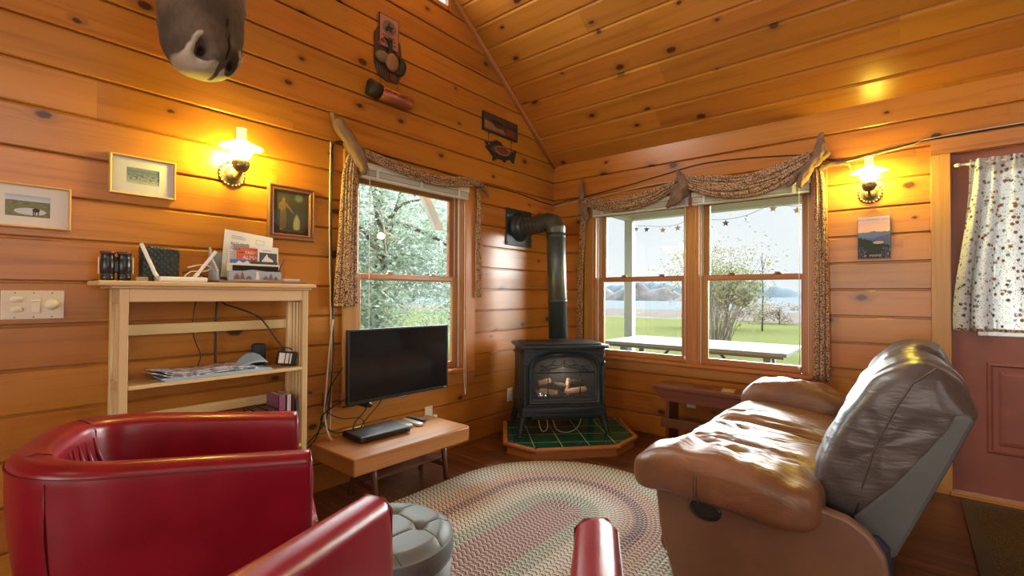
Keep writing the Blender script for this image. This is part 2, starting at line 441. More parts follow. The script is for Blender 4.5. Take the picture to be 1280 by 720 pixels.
def floor_mat():
    t = NT('laminate_floor'); o = t.obj()
    b = t.n('TexBrick', offset=.37); t.set(b.inputs['Vector'], o)
    b.inputs['Color1'].default_value = (0, 0, 0, 1); b.inputs['Color2'].default_value = (1, 1, 1, 1); b.inputs['Mortar'].default_value = (.5, .5, .5, 1)
    b.inputs['Scale'].default_value = 1; b.inputs['Mortar Size'].default_value = .0016; b.inputs['Brick Width'].default_value = 1.21; b.inputs['Row Height'].default_value = .128
    b.inputs['Mortar Smooth'].default_value = .1
    sp = t.n('SeparateXYZ'); t.set(sp.inputs[0], o)
    bw = t.n('RGBToBW'); t.set(bw.inputs[0], b.outputs['Color'])
    sh = t.math('MULTIPLY', bw.outputs[0], 9.0)
    g = t.noise(t.vec(t.math('ADD', t.math('MULTIPLY', sp.outputs[0], 1.6), sh), t.math('MULTIPLY', sp.outputs[1], 34), sh), 1, 5, .62, .5)
    c = t.ramp(g, [(.3, (.036, .011, .006)), (.5, (.105, .036, .016)), (.7, (.20, .080, .036))])
    hs = t.n('HueSaturation'); t.set(hs.inputs['Color'], c); t.set(hs.inputs['Value'], t.math('MULTIPLY_ADD', bw.outputs[0], .5, .75))
    c = t.mix(t.math('MULTIPLY', b.outputs['Fac'], .85), hs.outputs[0], (.012, .005, .003))
    t.pb(c, t.math('MULTIPLY_ADD', g, .15, .25), spec=.5, normal=t.bump(t.math('SUBTRACT', g, t.math('MULTIPLY', b.outputs['Fac'], .6)), .08, .004)); return t.m
m = MB(); m.bx(-.1, ROOMX + .1, -DEPTH - .1, .1, -.06, 0)
struct(m.build('floor', floor_mat()), 'dark reddish brown wood laminate floor', 'floor')
# strip along the rake where ceiling meets the gable wall, and in the corner
m = MB(); m.tube([(.012, 0, EAVE - .012), (.012, RIDGE_Y, roof_z(RIDGE_Y) - .012)], .019, 8)
struct(m.build('trim_1', PINE2), 'pine strip along the slope where ceiling meets gable wall', 'trim')

# ------------------------------------------------------------------ windows
def sash(root, a0, a1, z0, z1, d, M, wood_m=SASH, st=.05, top=.045, bot=.045):
    m = MB(); t = .032
    for (x0, x1, y0, y1) in ((a0, a0 + st, z0, z1), (a1 - st, a1, z0, z1)): m.bx(x0, x1, d, d + t, y0, y1, bev=.004, M=M)
    m.bx(a0 + st, a1 - st, d, d + t, z1 - top, z1, bev=.004, M=M); m.bx(a0 + st, a1 - st, d, d + t, z0, z0 + bot, bev=.004, M=M)
    s = m.build('sash', wood_m, root)
    g = MB(); g.bx(a0 + st - .004, a1 - st + .004, d + t * .45, d + t * .55, z0 + bot - .004, z1 - top + .004, M=M); g.build('pane', CLEAR, s)
    return s
VINYL = plain('window_track', (.62, .58, .50), .45)
SCREENM = None
def double_hung(root, a0, a1, z0, z1, mid, M, locks=True):
    m = MB(); j = .022
    for x in (a0, a1 - j): m.bx(x, x + j, .0, .14, z0, z1, M=M)
    m.bx(a0, a1, .0, .14, z1 - j, z1, M=M)
    m.build('jamb', PINE2, root)
    m = MB()
    for x in (a0 + j, a1 - j - .008): m.bx(x, x + .008, .036, .05, z0, z1 - j, M=M); m.bx(x, x + .008, .09, .098, z0, z1 - j, M=M)
    m.build('track', VINYL, root)
    sash(root, a0 + j + .004, a1 - j - .004, mid - .02, z1 - j, .10, M)
    lo = sash(root, a0 + j + .004, a1 - j - .004, z0, mid + .02, .056, M, bot=.05, top=.035)
    for f in (.32, .72):
        k = MB(); x = lerp(a0, a1, f)
        k.bx(x - .028, x + .028, .05, .075, mid + .02, mid + .028, bev=.003, M=M); k.tube([(x + .01, .06, mid + .03), (x - .022, .058, mid + .036)], [.008, .004], 8, M=M)
        k.lathe([(0, mid + .028), (.012, mid + .028), (.012, mid + .036), (0, mid + .04)], 12, M=M @ T(x + .008, .062, 0))
        k.build('sash_lock', BRASS, lo)
MA = RZ(PI / 2)      # wall_left: local x runs along +y, local y points out of the room
w1 = struct(thing('window_1', None, None), 'tall double hung window behind the television with a pine tree outside', 'window')
double_hung(w1, WA[0], WA[1], WA[2], WA[3], 1.29, MA)
m = MB(); y0, y1, z0, z1 = WA
m.bx(y0 - .095, y0 + .006, -.02, 0, z0 - .03, z1 + .095, bev=.003, M=MA); m.bx(y1 - .006, y1 + .10, -.02, 0, z0 - .03, z1 + .095, bev=.003, M=MA)
m.bx(y0, y1, -.019, 0, z1 - .006, z1 + .09, bev=.003, M=MA); m.bx(y0 - .10, y1 + .10, -.018, 0, z0 - .12, z0 - .03, bev=.003, M=MA)
m.build('casing', PINE2, w1)
m = MB(); m.bx(y0 - .02, y1 + .02, -.04, .14, z0 - .03, z0, bev=.006, M=MA); m.build('sill', PINE2, w1)

w2 = struct(thing('window_2', None, None), 'wide pair of double hung windows looking onto the lake', 'window')
I4 = Matrix.Identity(4)
double_hung(w2, WB[0], 1.325, WB[2], WB[3], 1.315, I4); double_hung(w2, 1.385, WB[1], WB[2], WB[3], 1.315, I4)
m = MB(); m.bx(1.325, 1.385, -.004, .14, WB[2], WB[3], bev=.003); m.build('mullion', SASH, w2)
m = MB()
m.bx(WB[0] - .09, WB[0] + .004, -.02, 0, WB[2] - .10, WB[3] + .09, bev=.003); m.bx(WB[1] - .004, WB[1] + .09, -.02, 0, WB[2] - .10, WB[3] + .09, bev=.003)
m.bx(WB[0], WB[1], -.019, 0, WB[3] - .004, WB[3] + .09, bev=.003); m.bx(WB[0] + .005, WB[1] - .005, -.016, 0, WB[2] - .105, WB[2] - .028, bev=.003)
m.build('casing', PINE2, w2)
m = MB(); m.bx(WB[0] - .01, WB[1] + .01, -.035, .14, WB[2] - .028, WB[2] - .003, bev=.006); m.build('sill', PINE2, w2)

w3 = struct(thing('window_3', None, None), 'small gable window high beside the sloping ceiling', 'window')
m = MB(); m.bx(-3.3, -1.41, -.012, .02, 3.34, 3.37, M=MA); m.bx(-1.43, -1.40, -.012, .02, 3.34, 3.47, M=MA)
m.prism([(-1.40, roof_z(-1.40) - .06), (-1.40, roof_z(-1.40)), (-3.3, roof_z(-3.3)), (-3.3, roof_z(-3.3) - .06)], -.012, .02, 'xz', M=MA)
m.build('casing', PINE2, w3)
m = MB(); m.prism([(-3.3, 3.37), (-1.41, 3.37), (-1.41, 3.49), (-3.3, 4.9)], .06, .064, 'xz', M=MA); m.build('pane', CLEAR, w3)

# ------------------------------------------------------------------ door
dr = struct(thing('door_1', None, None), 'brick red entry door with a curtained window', 'door')
m = MB(); DX0, DX1, DZ1 = 2.892, 3.793, 2.03
holes = [(3.03, 3.66, .98, 1.90)]
for (a, b, c, d) in subtract((DX0, DX1, .03, DZ1), holes): m.bx(a, b, .022, .066, c, d)
m.build('door_slab', DOORP, dr)
m = MB()
for (x0, x1, z0, z1) in ((3.035, 3.30, .275, .80), (3.39, 3.655, .275, .80)):
    # moulded frame and raised field
    fr = [(0, .022), (.006, .014), (.018, .012), (.026, .022), (.034, .027), (.06, .018), (.075, .016)]
    for k in range(len(fr) - 1):
        (i0, d0), (i1, d1) = fr[k], fr[k + 1]
        A = [(x0 + i0, d0, z0 + i0), (x1 - i0, d0, z0 + i0), (x1 - i0, d0, z1 - i0), (x0 + i0, d0, z1 - i0)]
        B = [(x0 + i1, d1, z0 + i1), (x1 - i1, d1, z0 + i1), (x1 - i1, d1, z1 - i1), (x0 + i1, d1, z1 - i1)]
        m.add(A + B, [[q, (q + 1) % 4, 4 + (q + 1) % 4, 4 + q] for q in range(4)])
    i = fr[-1][0]; m.add([(x0 + i, .016, z0 + i), (x1 - i, .016, z0 + i), (x1 - i, .016, z1 - i), (x0 + i, .016, z1 - i)], [[0, 1, 2, 3]])
m.build('door_panel', DOORP, dr)
m = MB()
for (a, b, c, d) in subtract((3.0, 3.69, .95, 1.93), [(3.04, 3.65, .99, 1.89)]): m.bx(a, b, .008, .03, c, d, bev=.004)
m.build('window_frame', WHITE, dr)
m = MB(); m.bx(3.03, 3.66, .04, .046, .98, 1.90); m.build('pane', CLEAR, dr)
for z in (1.86, 1.02, .22):
    m = MB(); m.tube([(2.889, .008, z - .045), (2.889, .008, z + .045)], .007, 10); m.bx(2.872, 2.889, .006, .01, z - .04, z + .04); m.build('hinge', BRASS, dr)
m = MB(); m.bx(2.875, 3.81, -.03, .08, -.002, .028, bev=.006); m.build('threshold', OAK, dr)
m = MB()
m.bx(2.797, 2.887, -.02, 0, 0, 2.035, bev=.003, grain=2); m.bx(3.798, 3.89, -.02, 0, 0, 2.035, bev=.003, grain=2)
m.build('casing', PINE2, dr)
m = MB(); m.bx(2.797, 3.89, -.022, 0, 2.036, 2.128, bev=.003); m.build('head_casing', REDPINE, dr)
m = MB(); m.bx(2.868, 2.892, 0, .10, 0, 2.05); m.bx(3.793, 3.82, 0, .10, 0, 2.05); m.bx(2.868, 3.82, 0, .10, 2.03, 2.055); m.build('jamb', DOORP, dr)
# ------------------------------------------------------------------ red tub chairs
def tub_chair(label, loc, rz):
    root = thing('tub_chair', label, 'armchair', loc, rz, 'red leather tub chairs')
    # centre line of the wall of the chair seen from above, front of the left arm -> back -> front of the right arm
    hw, straight, thick = .262, .41, .092
    pts = []
    for i in range(14): pts.append((-hw - .012 * (i / 13), -straight * i / 13))
    n = 44
    for i in range(1, n):
        a = PI * i / n
        e = .66
        pts.append((-(hw + .012) * sgnpow(math.cos(a), e), -straight - .265 * sgnpow(math.sin(a), e)))
    for i in range(14): pts.append((hw + .012 * (1 - i / 13), -straight * (1 - i / 13)))
    N = len(pts); S = [0]
    for i in range(1, N): S.append(S[-1] + math.dist(pts[i], pts[i - 1]))
    def frame(i):
        a, b = pts[max(i - 1, 0)], pts[min(i + 1, N - 1)]
        tx, ty = b[0] - a[0], b[1] - a[1]; l = math.hypot(tx, ty)
        return (-ty / l * -1, tx / l * -1)      # outward normal
    def top(i): 
        return .686 + .062 * min(1, max(0, (-pts[i][1]) / .66))
    # closed section: outer bottom, up the outside, over the rolled top, down the inside
    def section(i):
        nx, ny = frame(i); zt = top(i); x, y = pts[i]; h = thick / 2
        if pts[i][1] > -straight + 1e-6: pass
        sec = []
        def put(o, z):
            fl = -.055 * (1 - min(1, max(0, (z - .06) / .5)))   # lower edge tucks in
            if o > 0: o = o + fl
            sec.append((x + nx * o, y + ny * o, z))
        back = sstep(-.30, -.60, y)
        for z in (.065, .15, .3, .45, .56): put(h + .010 * back * sstep(.2, .7, z), z)
        r = h
        for k in range(9):
            a = PI * k / 8
            rr = .040
            if k <= 4: put(h - .038 + .038 * math.cos(a) + .012 * back, zt - .038 + .038 * math.sin(a))
            else: put(-h + .038 + .038 * math.cos(a) - .0, zt - .038 + .038 * math.sin(a) - .004)
        for z in (.56, .45, .34): put(-h - .006 - .035 * back * sstep(.62, .40, z), z)
        put(-h, .20); put(-h + .02, .065)
        return sec
    m = MB(); secs = [section(i) for i in range(N)]; k = len(secs[0]); vs = [p for s in secs for p in s]; fs = []
    for i in range(N - 1):
        for j in range(k): fs.append([i * k + j, i * k + (j + 1) % k, (i + 1) * k + (j + 1) % k, (i + 1) * k + j])
    # padded, slightly domed arm fronts
    for e, sgn in ((0, 1), (N - 1, 1)):
        b = e * k; cx = sum(vs[b + j][0] for j in range(k)) / k; cz = sum(vs[b + j][2] for j in range(k)) / k
        base = len(vs)
        for j in range(k):
            p = vs[b + j]; vs.append((lerp(cx, p[0], .86), p[1] + .011, lerp(cz, p[2], .985)))
        for j in range(k): fs.append([b + j, b + (j + 1) % k, base + (j + 1) % k, base + j])
        fs.append([base + j for j in range(k)])
    m.add(vs, fs, smooth=True)
    shell = m.build('backrest_shell', RED, root)
    sub = shell.modifiers.new('sub', 'SUBSURF'); sub.levels = 1; sub.render_levels = 1
    # seams: top outer edge, vertical side seams, inside seams
    m = MB()
    def off(i, o, z):
        nx, ny = frame(i); x, y = pts[i]; return (x + nx * o, y + ny * o, z)
    h = thick / 2
    m.tube([off(i, h + .0005 + .011 * sstep(-.30, -.60, pts[i][1]), top(i) - .030) for i in range(0, N)], .0022, 6)
    for i in (20, N - 21):
        m.tube([off(i, h - .055 * (1 - min(1, max(0, (z - .06) / .5))) + .010 * sstep(-.30, -.60, pts[i][1]) * sstep(.2, .7, z) + .0012, z) for z in (.08, .15, .2, .3, .35, .45, .5, .56, .62, top(i) - .04)], .0022, 6)
    for i in (27, N - 28):
        m.tube([off(i, -h - .0 - .034 * sstep(-.30, -.60, pts[i][1]) * sstep(.62, .40, z), z) for z in (.44, .50, .56, .62, top(i) - .035)] + [off(i, -h + .02, top(i) - .008), off(i, 0, top(i) + .001), off(i, h - .01, top(i) - .006)], .0022, 6)
    for i in (0, N - 1):
        m.tube([off(i, h - .052 * (1 - min(1, max(0, (z - .06) / .5))) - .002, z) for z in (.08, .25, .4, .56, top(i) - .03)] + [off(i, h - .022, top(i) - .004), off(i, -h + .022, top(i) - .008)] + [off(i, -h + .001, z) for z in (top(i) - .03, .55, .46)], .0028, 6)
    m.build('seam_piping', REDSEAM, shell)
    # pleats gathered into the inside back
    def warp(p):
        if p.z > .30: p.z += .012 * math.cos(p.x * 4)
        return p
    m = MB(); sellip(m, (0, -.29, .36), (.425, .66, .20), (.28, .34), 48, 20, warp); m.build('seat_cushion', RED, root)
    m = MB()
    def band(u, v):
        a = lerp(-.205, .205, u); z = lerp(.10, .43, v)
        return (a, .035 - .10 * (a / .21) ** 2 * .2 + .012 * math.sin(PI * v), z)
    m.grid(band, 24, 12, uvf=lambda u, v: (u, v)); 
    m.grid(lambda u, v: (lerp(-.205, .205, u), lerp(.035, -.02, v), .43 + .012 * math.sin(v * PI / 2)), 12, 5)
    m.build('front_panel', quilt, root)
    m = MB()
    for i in range(7):
        x = -.135 + .045 * i
        m.tube([(x * .9, -.572 - .06 * math.cos(x * 6) + .01, .70), (x * .97, -.572 - .06 * math.cos(x * 6) + .022, .64), (x, -.555 - .05 * math.cos(x * 6) + .03, .56), (x * 1.05, -.55 - .05 * math.cos(x * 6) + .03, .50)], [.002, .0075, .007, .002], 8)
    m.build('back_pleats', RED, root)
    for (x, y) in ((-.22, -.06), (.22, -.06), (-.20, -.52), (.20, -.52)):
        m = MB(); m.lathe([(.014, 0), (.02, .07)], 14, M=T(x, y, 0)); m.build('leg', DARKW, root)
    return root
def quilt_mat():
    t = NT('quilted_red_leather'); u, v = t.uv()
    a = t.math('FRACT', t.math('MULTIPLY', t.math('ADD', u, v), 7)); b = t.math('FRACT', t.math('MULTIPLY', t.math('SUBTRACT', u, v), 7))
    l = t.math('MULTIPLY', t.smooth(t.math('ABSOLUTE', t.math('SUBTRACT', a, .5)), 0, .12), t.smooth(t.math('ABSOLUTE', t.math('SUBTRACT', b, .5)), 0, .12))
    t.pb(t.mix(l, (.34, .09, .10), (.25, .009, .017)), .3, normal=t.bump(l, .6, .01)); return t.m
quilt = quilt_mat()
tub_chair('red leather tub chair in front of the blond bookcase', (1.02, -3.03, .011), math.radians(-21.7))
tub_chair('red leather tub chair nearest the camera, cropped by the frame', (1.935, -3.065, .011), math.radians(28))

# ------------------------------------------------------------------ ottoman
root = thing('ottoman', 'round button-tufted grey leather ottoman between the red chairs and the rug', 'ottoman', (1.418, -2.948, .011), math.radians(-3))
R = .207; HT = .436; BC = .072; BT = [(-BC, -BC), (BC, -BC), (-BC, BC), (BC, BC)]
def lined(x, y):
    d = 9
    for c in (-BC, BC): d = min(d, abs(x - c), abs(y - c))
    return d
def otop(u, v):
    a = 2 * PI * u; r = R * min(1, v / .8)
    x, y = r * math.cos(a), r * math.sin(a)
    z = HT - .010 * (r / R) ** 2 - .020 * sstep(.80, 1, r / R)
    for (bx, by) in BT: z -= .019 * math.exp(-(((x - bx) ** 2 + (y - by) ** 2) / .020 ** 2))
    z -= (.0022 * math.exp(-(lined(x, y) / .004) ** 2) + .0016 * math.exp(-(lined(x, y) / .014) ** 2)) * sstep(1.0, .9, r / R)
    if v > .8:
        w = (v - .8) / .2; return (x * (1 + .015 * math.sin(w * PI)), y * (1 + .015 * math.sin(w * PI)), lerp(z, HT - .085, w))
    return (x, y, z)
m = MB(); m.grid(otop, 240, 150, closeu=True); m.build('tufted_top', GREYL, root)
m = MB(); m.lathe([(.185, .02), (.193, .05), (.200, .20), (.204, HT - .086)], 56); m.build('body', GREYL, root)
m = MB(); m.tube([(.2065 * math.cos(2 * PI * i / 60), .2065 * math.sin(2 * PI * i / 60), HT - .086) for i in range(61)], .003, 6)
for c in (-BC, BC):
    for sx in (0, 1):
        for sg in (-1, 1):
            q = math.sqrt(R * R - c * c)
            P = [(sg * lerp(.0, q * .97, i / 12), c) for i in range(13)]
            P = [(p[1], p[0]) if sx else p for p in P]
            m.tube([(x, y, HT - .010 * ((x * x + y * y) / R / R) - .020 * sstep(.80, 1, math.hypot(x, y) / R) - .0030 * sstep(1.0, .9, math.hypot(x, y) / R) - sum(.019 * math.exp(-(((x - b[0]) ** 2 + (y - b[1]) ** 2) / .020 ** 2)) for b in BT)) for x, y in P], .0016, 5)
m.build('seam', GREYSEAM, root)
for (bx, by) in BT:
    m = MB(); sellip(m, (bx, by, HT - .031), (.014, .014, .007), (1, 1), 14, 8); m.build('button', GREYL, root)
for a in range(4):
    m = MB(); m.lathe([(.013, 0), (.016, .022)], 12, M=T(.15 * math.cos(a * PI / 2 + .8), .15 * math.sin(a * PI / 2 + .8), 0)); m.build('foot', BLACK, root)

# ------------------------------------------------------------------ reclining loveseat
sofa = thing('loveseat', 'brown leather reclining loveseat with its back to the red door', 'sofa', (0, 0, 0))
def wr(p, amp, f=(4, 14, 6), seed=0):
    return amp * noise.noise(Vector((p.x * f[0] + seed, p.y * f[1], p.z * f[2])))
def arm(y, name, lab, seed, x0=1.785, x1=2.46, ht=.655):
    def warp(p):
        f = (p.x - x0) / (x1 - x0)
        p.z -= .035 * sstep(.5, 1, f) * 1 + .03 * sstep(.25, 0, f)
        p.y += 0
        q = p.copy(); a = .016 * sstep(.3, 1, (p.z - .36) / (ht - .36)) + .004
        w = wr(q, a, (16, 7, 4), seed); return p + Vector((0, 0, w)) + Vector((0, w * .5, 0))
    m = MB(); sellip(m, ((x0 + x1) / 2, y, (ht + .372) / 2), (x1 - x0, .30, ht - .372), (.6, .42), 72, 40, warp); return m.build(name, BROWN, sofa)
a1 = arm(-1.875, 'armrest', None, 3, ht=.575); a2 = arm(-.475, 'armrest', None, 9, x0=1.855)
for aa, y, zc, zr in ((a1, -1.875, .465, .105), (a2, -.475, .505, .15)):
    m = MB()
    for dx in (0, .012):
        m.tube([(2.06 + dx, y + .150 * sgnpow(math.cos(t), .6), zc + zr * sgnpow(math.sin(t), .6) - .008) for t in [PI * (1.0 + .22) + (-PI * .75) * 0 + i * (-PI * .5) / 14 * 1 for i in range(15)]], .002, 6)
    m.build('seam', BROWNSEAM, aa)
def seat(y0, y1, seed):
    def warp(p):
        f = (p.x - 1.80) / .68
        p.z -= .05 * sstep(.22, 0, f)
        p.z -= .035 * sstep(.2, 1, f)
        w = wr(p, .013, (3.0, 11, 0), seed) + wr(p, .010, (8, 30, 0), seed + 5) + wr(p, .005, (26, 60, 0), seed + 8)
        if p.z > .40: p.z += w
        return p
    m = MB(); sellip(m, (2.15, (y0 + y1) / 2, .395), (.72, y1 - y0 + .03, .30), (.5, .32), 90, 44, warp); return m.build('seat_cushion', BROWN, sofa)
seat(-1.76, -1.19, 1); seat(-1.19, -.60, 21)
# back cushions: the profile in x and z, swept across and rounded off at the ends
BP = [(2.40, .42), (2.405, .52), (2.45, .66), (2.53, .82), (2.60, .905), (2.66, .955), (2.72, .973), (2.775, .958), (2.815, .915), (2.843, .85), (2.868, .79), (2.825, .735), (2.75, .625), (2.65, .465), (2.565, .365), (2.50, .345), (2.44, .36)]
def resample(P, n):
    Q = P + [P[0]]; L = [0]
    for i in range(1, len(Q)): L.append(L[-1] + math.dist(Q[i], Q[i - 1]))
    out = []
    for k in range(n):
        s = L[-1] * k / n; i = max(j for j in range(len(L)) if L[j] <= s + 1e-9); i = min(i, len(Q) - 2)
        t = (s - L[i]) / (L[i + 1] - L[i]); out.append((lerp(Q[i][0], Q[i + 1][0], t), lerp(Q[i][1], Q[i + 1][1], t)))
    return out
def backc(y0, y1, seed):
    P = resample(BP, 80); cx = sum(p[0] for p in P) / 80; cz = sum(p[1] for p in P) / 80
    for _ in range(3): P = [((P[i - 1][0] + 2 * P[i][0] + P[(i + 1) % 80][0]) / 4, (P[i - 1][1] + 2 * P[i][1] + P[(i + 1) % 80][1]) / 4) for i in range(80)]
    ym = (y0 + y1) / 2; hw = (y1 - y0) / 2
    def fn(u, v):
        b = -PI / 2 + PI * v; yy = sgnpow(math.sin(b), .42); sc = sgnpow(math.cos(b), .30) if 0 < v < 1 else 0
        k = u * 80; i = int(k) % 80; p = P[i]
        x = cx + (p[0] - cx) * sc; z = cz + (p[1] - cz) * sc
        q = Vector((x, ym + yy * hw, z))
        topf = sstep(.75, .95, z)
        w = (.014 * noise.noise(Vector((x * 5 + seed, q.y * 22, z * 5))) * (.5 + topf) + .016 * noise.noise(Vector((x * 6, q.y * 5 + seed, z * 12)))) * sc
        d = Vector((p[0] - cx, 0, p[1] - cz)).normalized() if sc else Vector((0, 1 if yy > 0 else -1, 0))
        q += d * w
        if abs(yy) > .6: q.y += .008 * noise.noise(Vector((x * 14 + seed, 0, z * 14))) * (1 if yy > 0 else -1)
        return q
    m = MB(); m.grid(fn, 80, 56, closeu=True); o = m.build('back_cushion', BROWNB, sofa)
    # seam on the side of the cushion
    sg = MB(); sg.tube([(2.76, y0 + .004, .945), (2.70, y0 + .001, .89), (2.655, y0 - .001, .80), (2.60, y0 - .001, .66), (2.565, y0 + .002, .52), (2.545, y0 + .01, .41)], .003, 6); sg.build('seam', BROWNSEAM, o)
    return o
backc(-1.80, -1.20, 2); backc(-1.20, -.56, 17)
# hard shell behind the cushions and the side panels
SH = [(2.535, .40), (2.66, .56), (2.78, .75), (2.80, .80), (2.835, .81), (2.848, .785), (2.80, .66), (2.655, .30), (2.62, .28), (2.56, .34)]
m = MB(); m.prism(SH, -1.80, -.56, 'xz', bev=.012, seg=2); m.build('back_shell', SHELLB, sofa)
PN = [(1.862, .43), (1.885, .22), (1.945, .012), (2.625, .012), (2.643, .26), (2.632, .34), (2.590, .405), (2.535, .44), (2.45, .455)]
for y in (-1.93, -.47):
    m = MB(); m.prism(PN, y, y + .045 if y < -1 else y + .05, 'xz', bev=.014, seg=3); p = m.build('side_panel', BROWNP, sofa)
    if y < -1:
        k = MB(); k.tube([(2.075 + .055 * math.cos(a), y - .003, .335 + .035 * math.sin(a)) for a in [2 * PI * i / 24 for i in range(25)]], .006, 8)
        k.prism([(2.075 + .054 * math.cos(2 * PI * i / 24), .335 + .034 * math.sin(2 * PI * i / 24)) for i in range(24)], y - .004, y + .004, 'xz'); k.build('recliner_handle', BLACK, p)
m = MB(); m.bx(2.0, 2.6, -1.89, -.47, .03, .30); m.bx(2.56, 2.64, -1.86, -.5, .02, .36, bev=.03); m.build('base_frame', NAVY, sofa)
def footrest(y0, y1, s):
    def warp(p):
        p.x += .05 * (.28 - p.z) ; p.x += .012 * noise.noise(Vector((p.x * 5, p.y * 4 + s, p.z * 24))); return p
    m = MB(); sellip(m, (1.895, (y0 + y1) / 2, .185), (.10, y1 - y0, .30), (.45, .25), 60, 30, warp); m.build('footrest', BROWN, sofa)
footrest(-1.86, -1.19, 0); footrest(-1.19, -.5, 4)

# ------------------------------------------------------------------ braided rug
def rug_mat():
    t = NT('braided_wool'); u, v = t.uv(); r = t.rnd()
    band = [(0, (.36, .23, .25)), (.16, (.36, .24, .27)), (.19, (.33, .40, .36)), (.28, (.38, .44, .39)), (.32, (.60, .60, .57)), (.42, (.60, .58, .55)), (.46, (.54, .42, .38)), (.52, (.52, .36, .32)), (.545, (.25, .16, .19)), (.60, (.25, .16, .19)), (.63, (.52, .33, .28)), (.74, (.55, .40, .33)), (.79, (.56, .57, .49)), (.92, (.54, .54, .45)), (.97, (.40, .33, .24))]
    # u runs along the braid in metres, v is 0..1 across the strand pair; r is the place from centre (0) to rim (1)
    f1 = t.math('FRACT', t.math('MULTIPLY', t.math('ADD', u, t.math('MULTIPLY', v, .013)), 38))
    base = t.ramp(r, band)
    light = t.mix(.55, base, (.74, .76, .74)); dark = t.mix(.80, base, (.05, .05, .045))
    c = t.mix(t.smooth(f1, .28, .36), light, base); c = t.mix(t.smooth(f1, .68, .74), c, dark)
    hn = t.noise(t.obj(), 260, 2); c = t.mix(t.math('MULTIPLY', hn, .25), c, tuple([.2, .15, .13]))
    h = t.math('ABSOLUTE', t.math('SUBTRACT', t.math('FRACT', t.math('MULTIPLY', f1, 3)), .5))
    t.pb(c, .95, spec=.1, normal=t.bump(t.math('SUBTRACT', 1.0, h), .5, .006)); return t.m
m = MB(); HL = .455; RW = .765; NR = 34; w = RW / NR
for k in range(NR):
    rc = w * (k + .5); segs = max(24, int(8 + rc * 90)); ns = max(4, int(HL * 2 / .08))
    path = []
    for i in range(segs + 1): a = PI * i / segs; path.append((rc * math.cos(a), HL + rc * math.sin(a), math.cos(a), math.sin(a)))
    for i in range(1, ns): path.append((-rc, lerp(HL, -HL, i / ns), -1, 0))
    for i in range(segs + 1): a = PI + PI * i / segs; path.append((rc * math.cos(a), -HL + rc * math.sin(a), math.cos(a), math.sin(a)))
    for i in range(1, ns): path.append((rc, lerp(-HL, HL, i / ns), 1, 0))
    n = len(path); vs = []; fs = []; uvs = []; L = 0; lens = [0]
    for i in range(n): L += math.dist(path[i][:2], path[(i + 1) % n][:2]); lens.append(L)
    prof = [(-.5, .005), (-.25, .009), (.0, .010), (.25, .009), (.5, .005)]
    for p in path:
        for (o, z) in prof: vs.append((p[0] + p[2] * o * w, p[1] + p[3] * o * w, z))
    flip = 1 if k % 2 else -1
    for i in range(n):
        i2 = (i + 1) % n
        for j in range(4):
            fs.append([i * 5 + j, i * 5 + j + 1, i2 * 5 + j + 1, i2 * 5 + j])
            v0, v1 = flip * j / 4, flip * (j + 1) / 4
            uvs.append([(lens[i], v0), (lens[i], v1), (lens[i + 1], v1), (lens[i + 1], v0)])
    m.add(vs, fs, uvs=uvs, smooth=True, r=(k + .5) / NR)
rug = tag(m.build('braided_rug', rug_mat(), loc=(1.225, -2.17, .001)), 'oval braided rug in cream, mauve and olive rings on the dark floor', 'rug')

# ------------------------------------------------------------------ coffee table
tb = thing('coffee_table', 'low slab-topped wooden table under the television', 'table', (.335, -2.11, 0))
m = MB()
outl = [(-.215, -.42), (.215, -.42), (.218, -.2), (.216, .33)] + [(.216 - .035 * (1 - math.cos(a)), .40 + .035 * math.sin(a) - .02) for a in [PI / 2 * i / 5 for i in range(1, 6)]] + [(-.215, .415)]
m.prism(outl, .25, .337, 'xy', bev=.008, seg=2, grain=1); m.build('table_top', SLAB, tb)
for ly in (-.203, .316):
    for (t0, t1) in ((.055, .090), (-.115, -.165)):
        m = MB(); m.tube([(t0, ly, .258), (t1, ly, 0)], [.020, .0145], 14); m.build('leg', WALNUT, tb)
    m = MB(); m.bx(-.145, .075, ly - .013, ly + .013, .075, .108, bev=.004); m.build('stretcher', WALNUT, tb)
m = MB(); m.bx(-.085, .02, -.23, .345, .1085, .124, bev=.004); m.build('shelf_board', WALNUT, tb)
# ------------------------------------------------------------------ hearth pad in the corner
Q = 2 ** -.5
def tile_mat():
    t = NT('green_tile'); o = t.obj(); sp = t.n('SeparateXYZ'); t.set(sp.inputs[0], o)
    P = .203
    def cell(x, off): 
        k = t.math('DIVIDE', t.math('ADD', x, off), P); return t.math('FLOOR', k), t.math('ABSOLUTE', t.math('SUBTRACT', t.math('FRACT', k), .5))
    cx, fx = cell(sp.outputs[0], 2.03 + .357); cy, fy = cell(sp.outputs[1], 2.03 + .645)
    g = t.math('GREATER_THAN', t.math('MAXIMUM', fx, fy), .486)
    wn = t.n('TexWhiteNoise', noise_dimensions='2D'); t.set(wn.inputs['Vector'], t.vec(cx, cy))
    c = t.mix(t.noise(o, 7, 4), (.004, .062, .052), (.012, .115, .092)); c = t.mix(t.math('MULTIPLY', wn.outputs['Value'], .5), c, (.006, .035, .032))
    c = t.mix(g, c, (.42, .40, .30)); t.pb(c, t.math('MULTIPLY_ADD', g, .6, .22), normal=t.bump(t.math('SUBTRACT', 1.0, g), .3, .004)); return t.m
ho = V(.50, -.50, 0)            # local origin; local -y looks out of the corner into the room
hr = thing('hearth_pad', 'green tiled corner hearth with oak edging under the stove', 'hearth', ho, PI / 4)
s0 = ho.xy.length
def hp(w, s): return (w, -(s - s0))
outline = [hp(-.530, .535), hp(-.573, 1.13), hp(-.361, 1.316), hp(.258, 1.273), hp(.477, 1.046), hp(.515, .52), hp(.02, .03), hp(-.02, .03)]
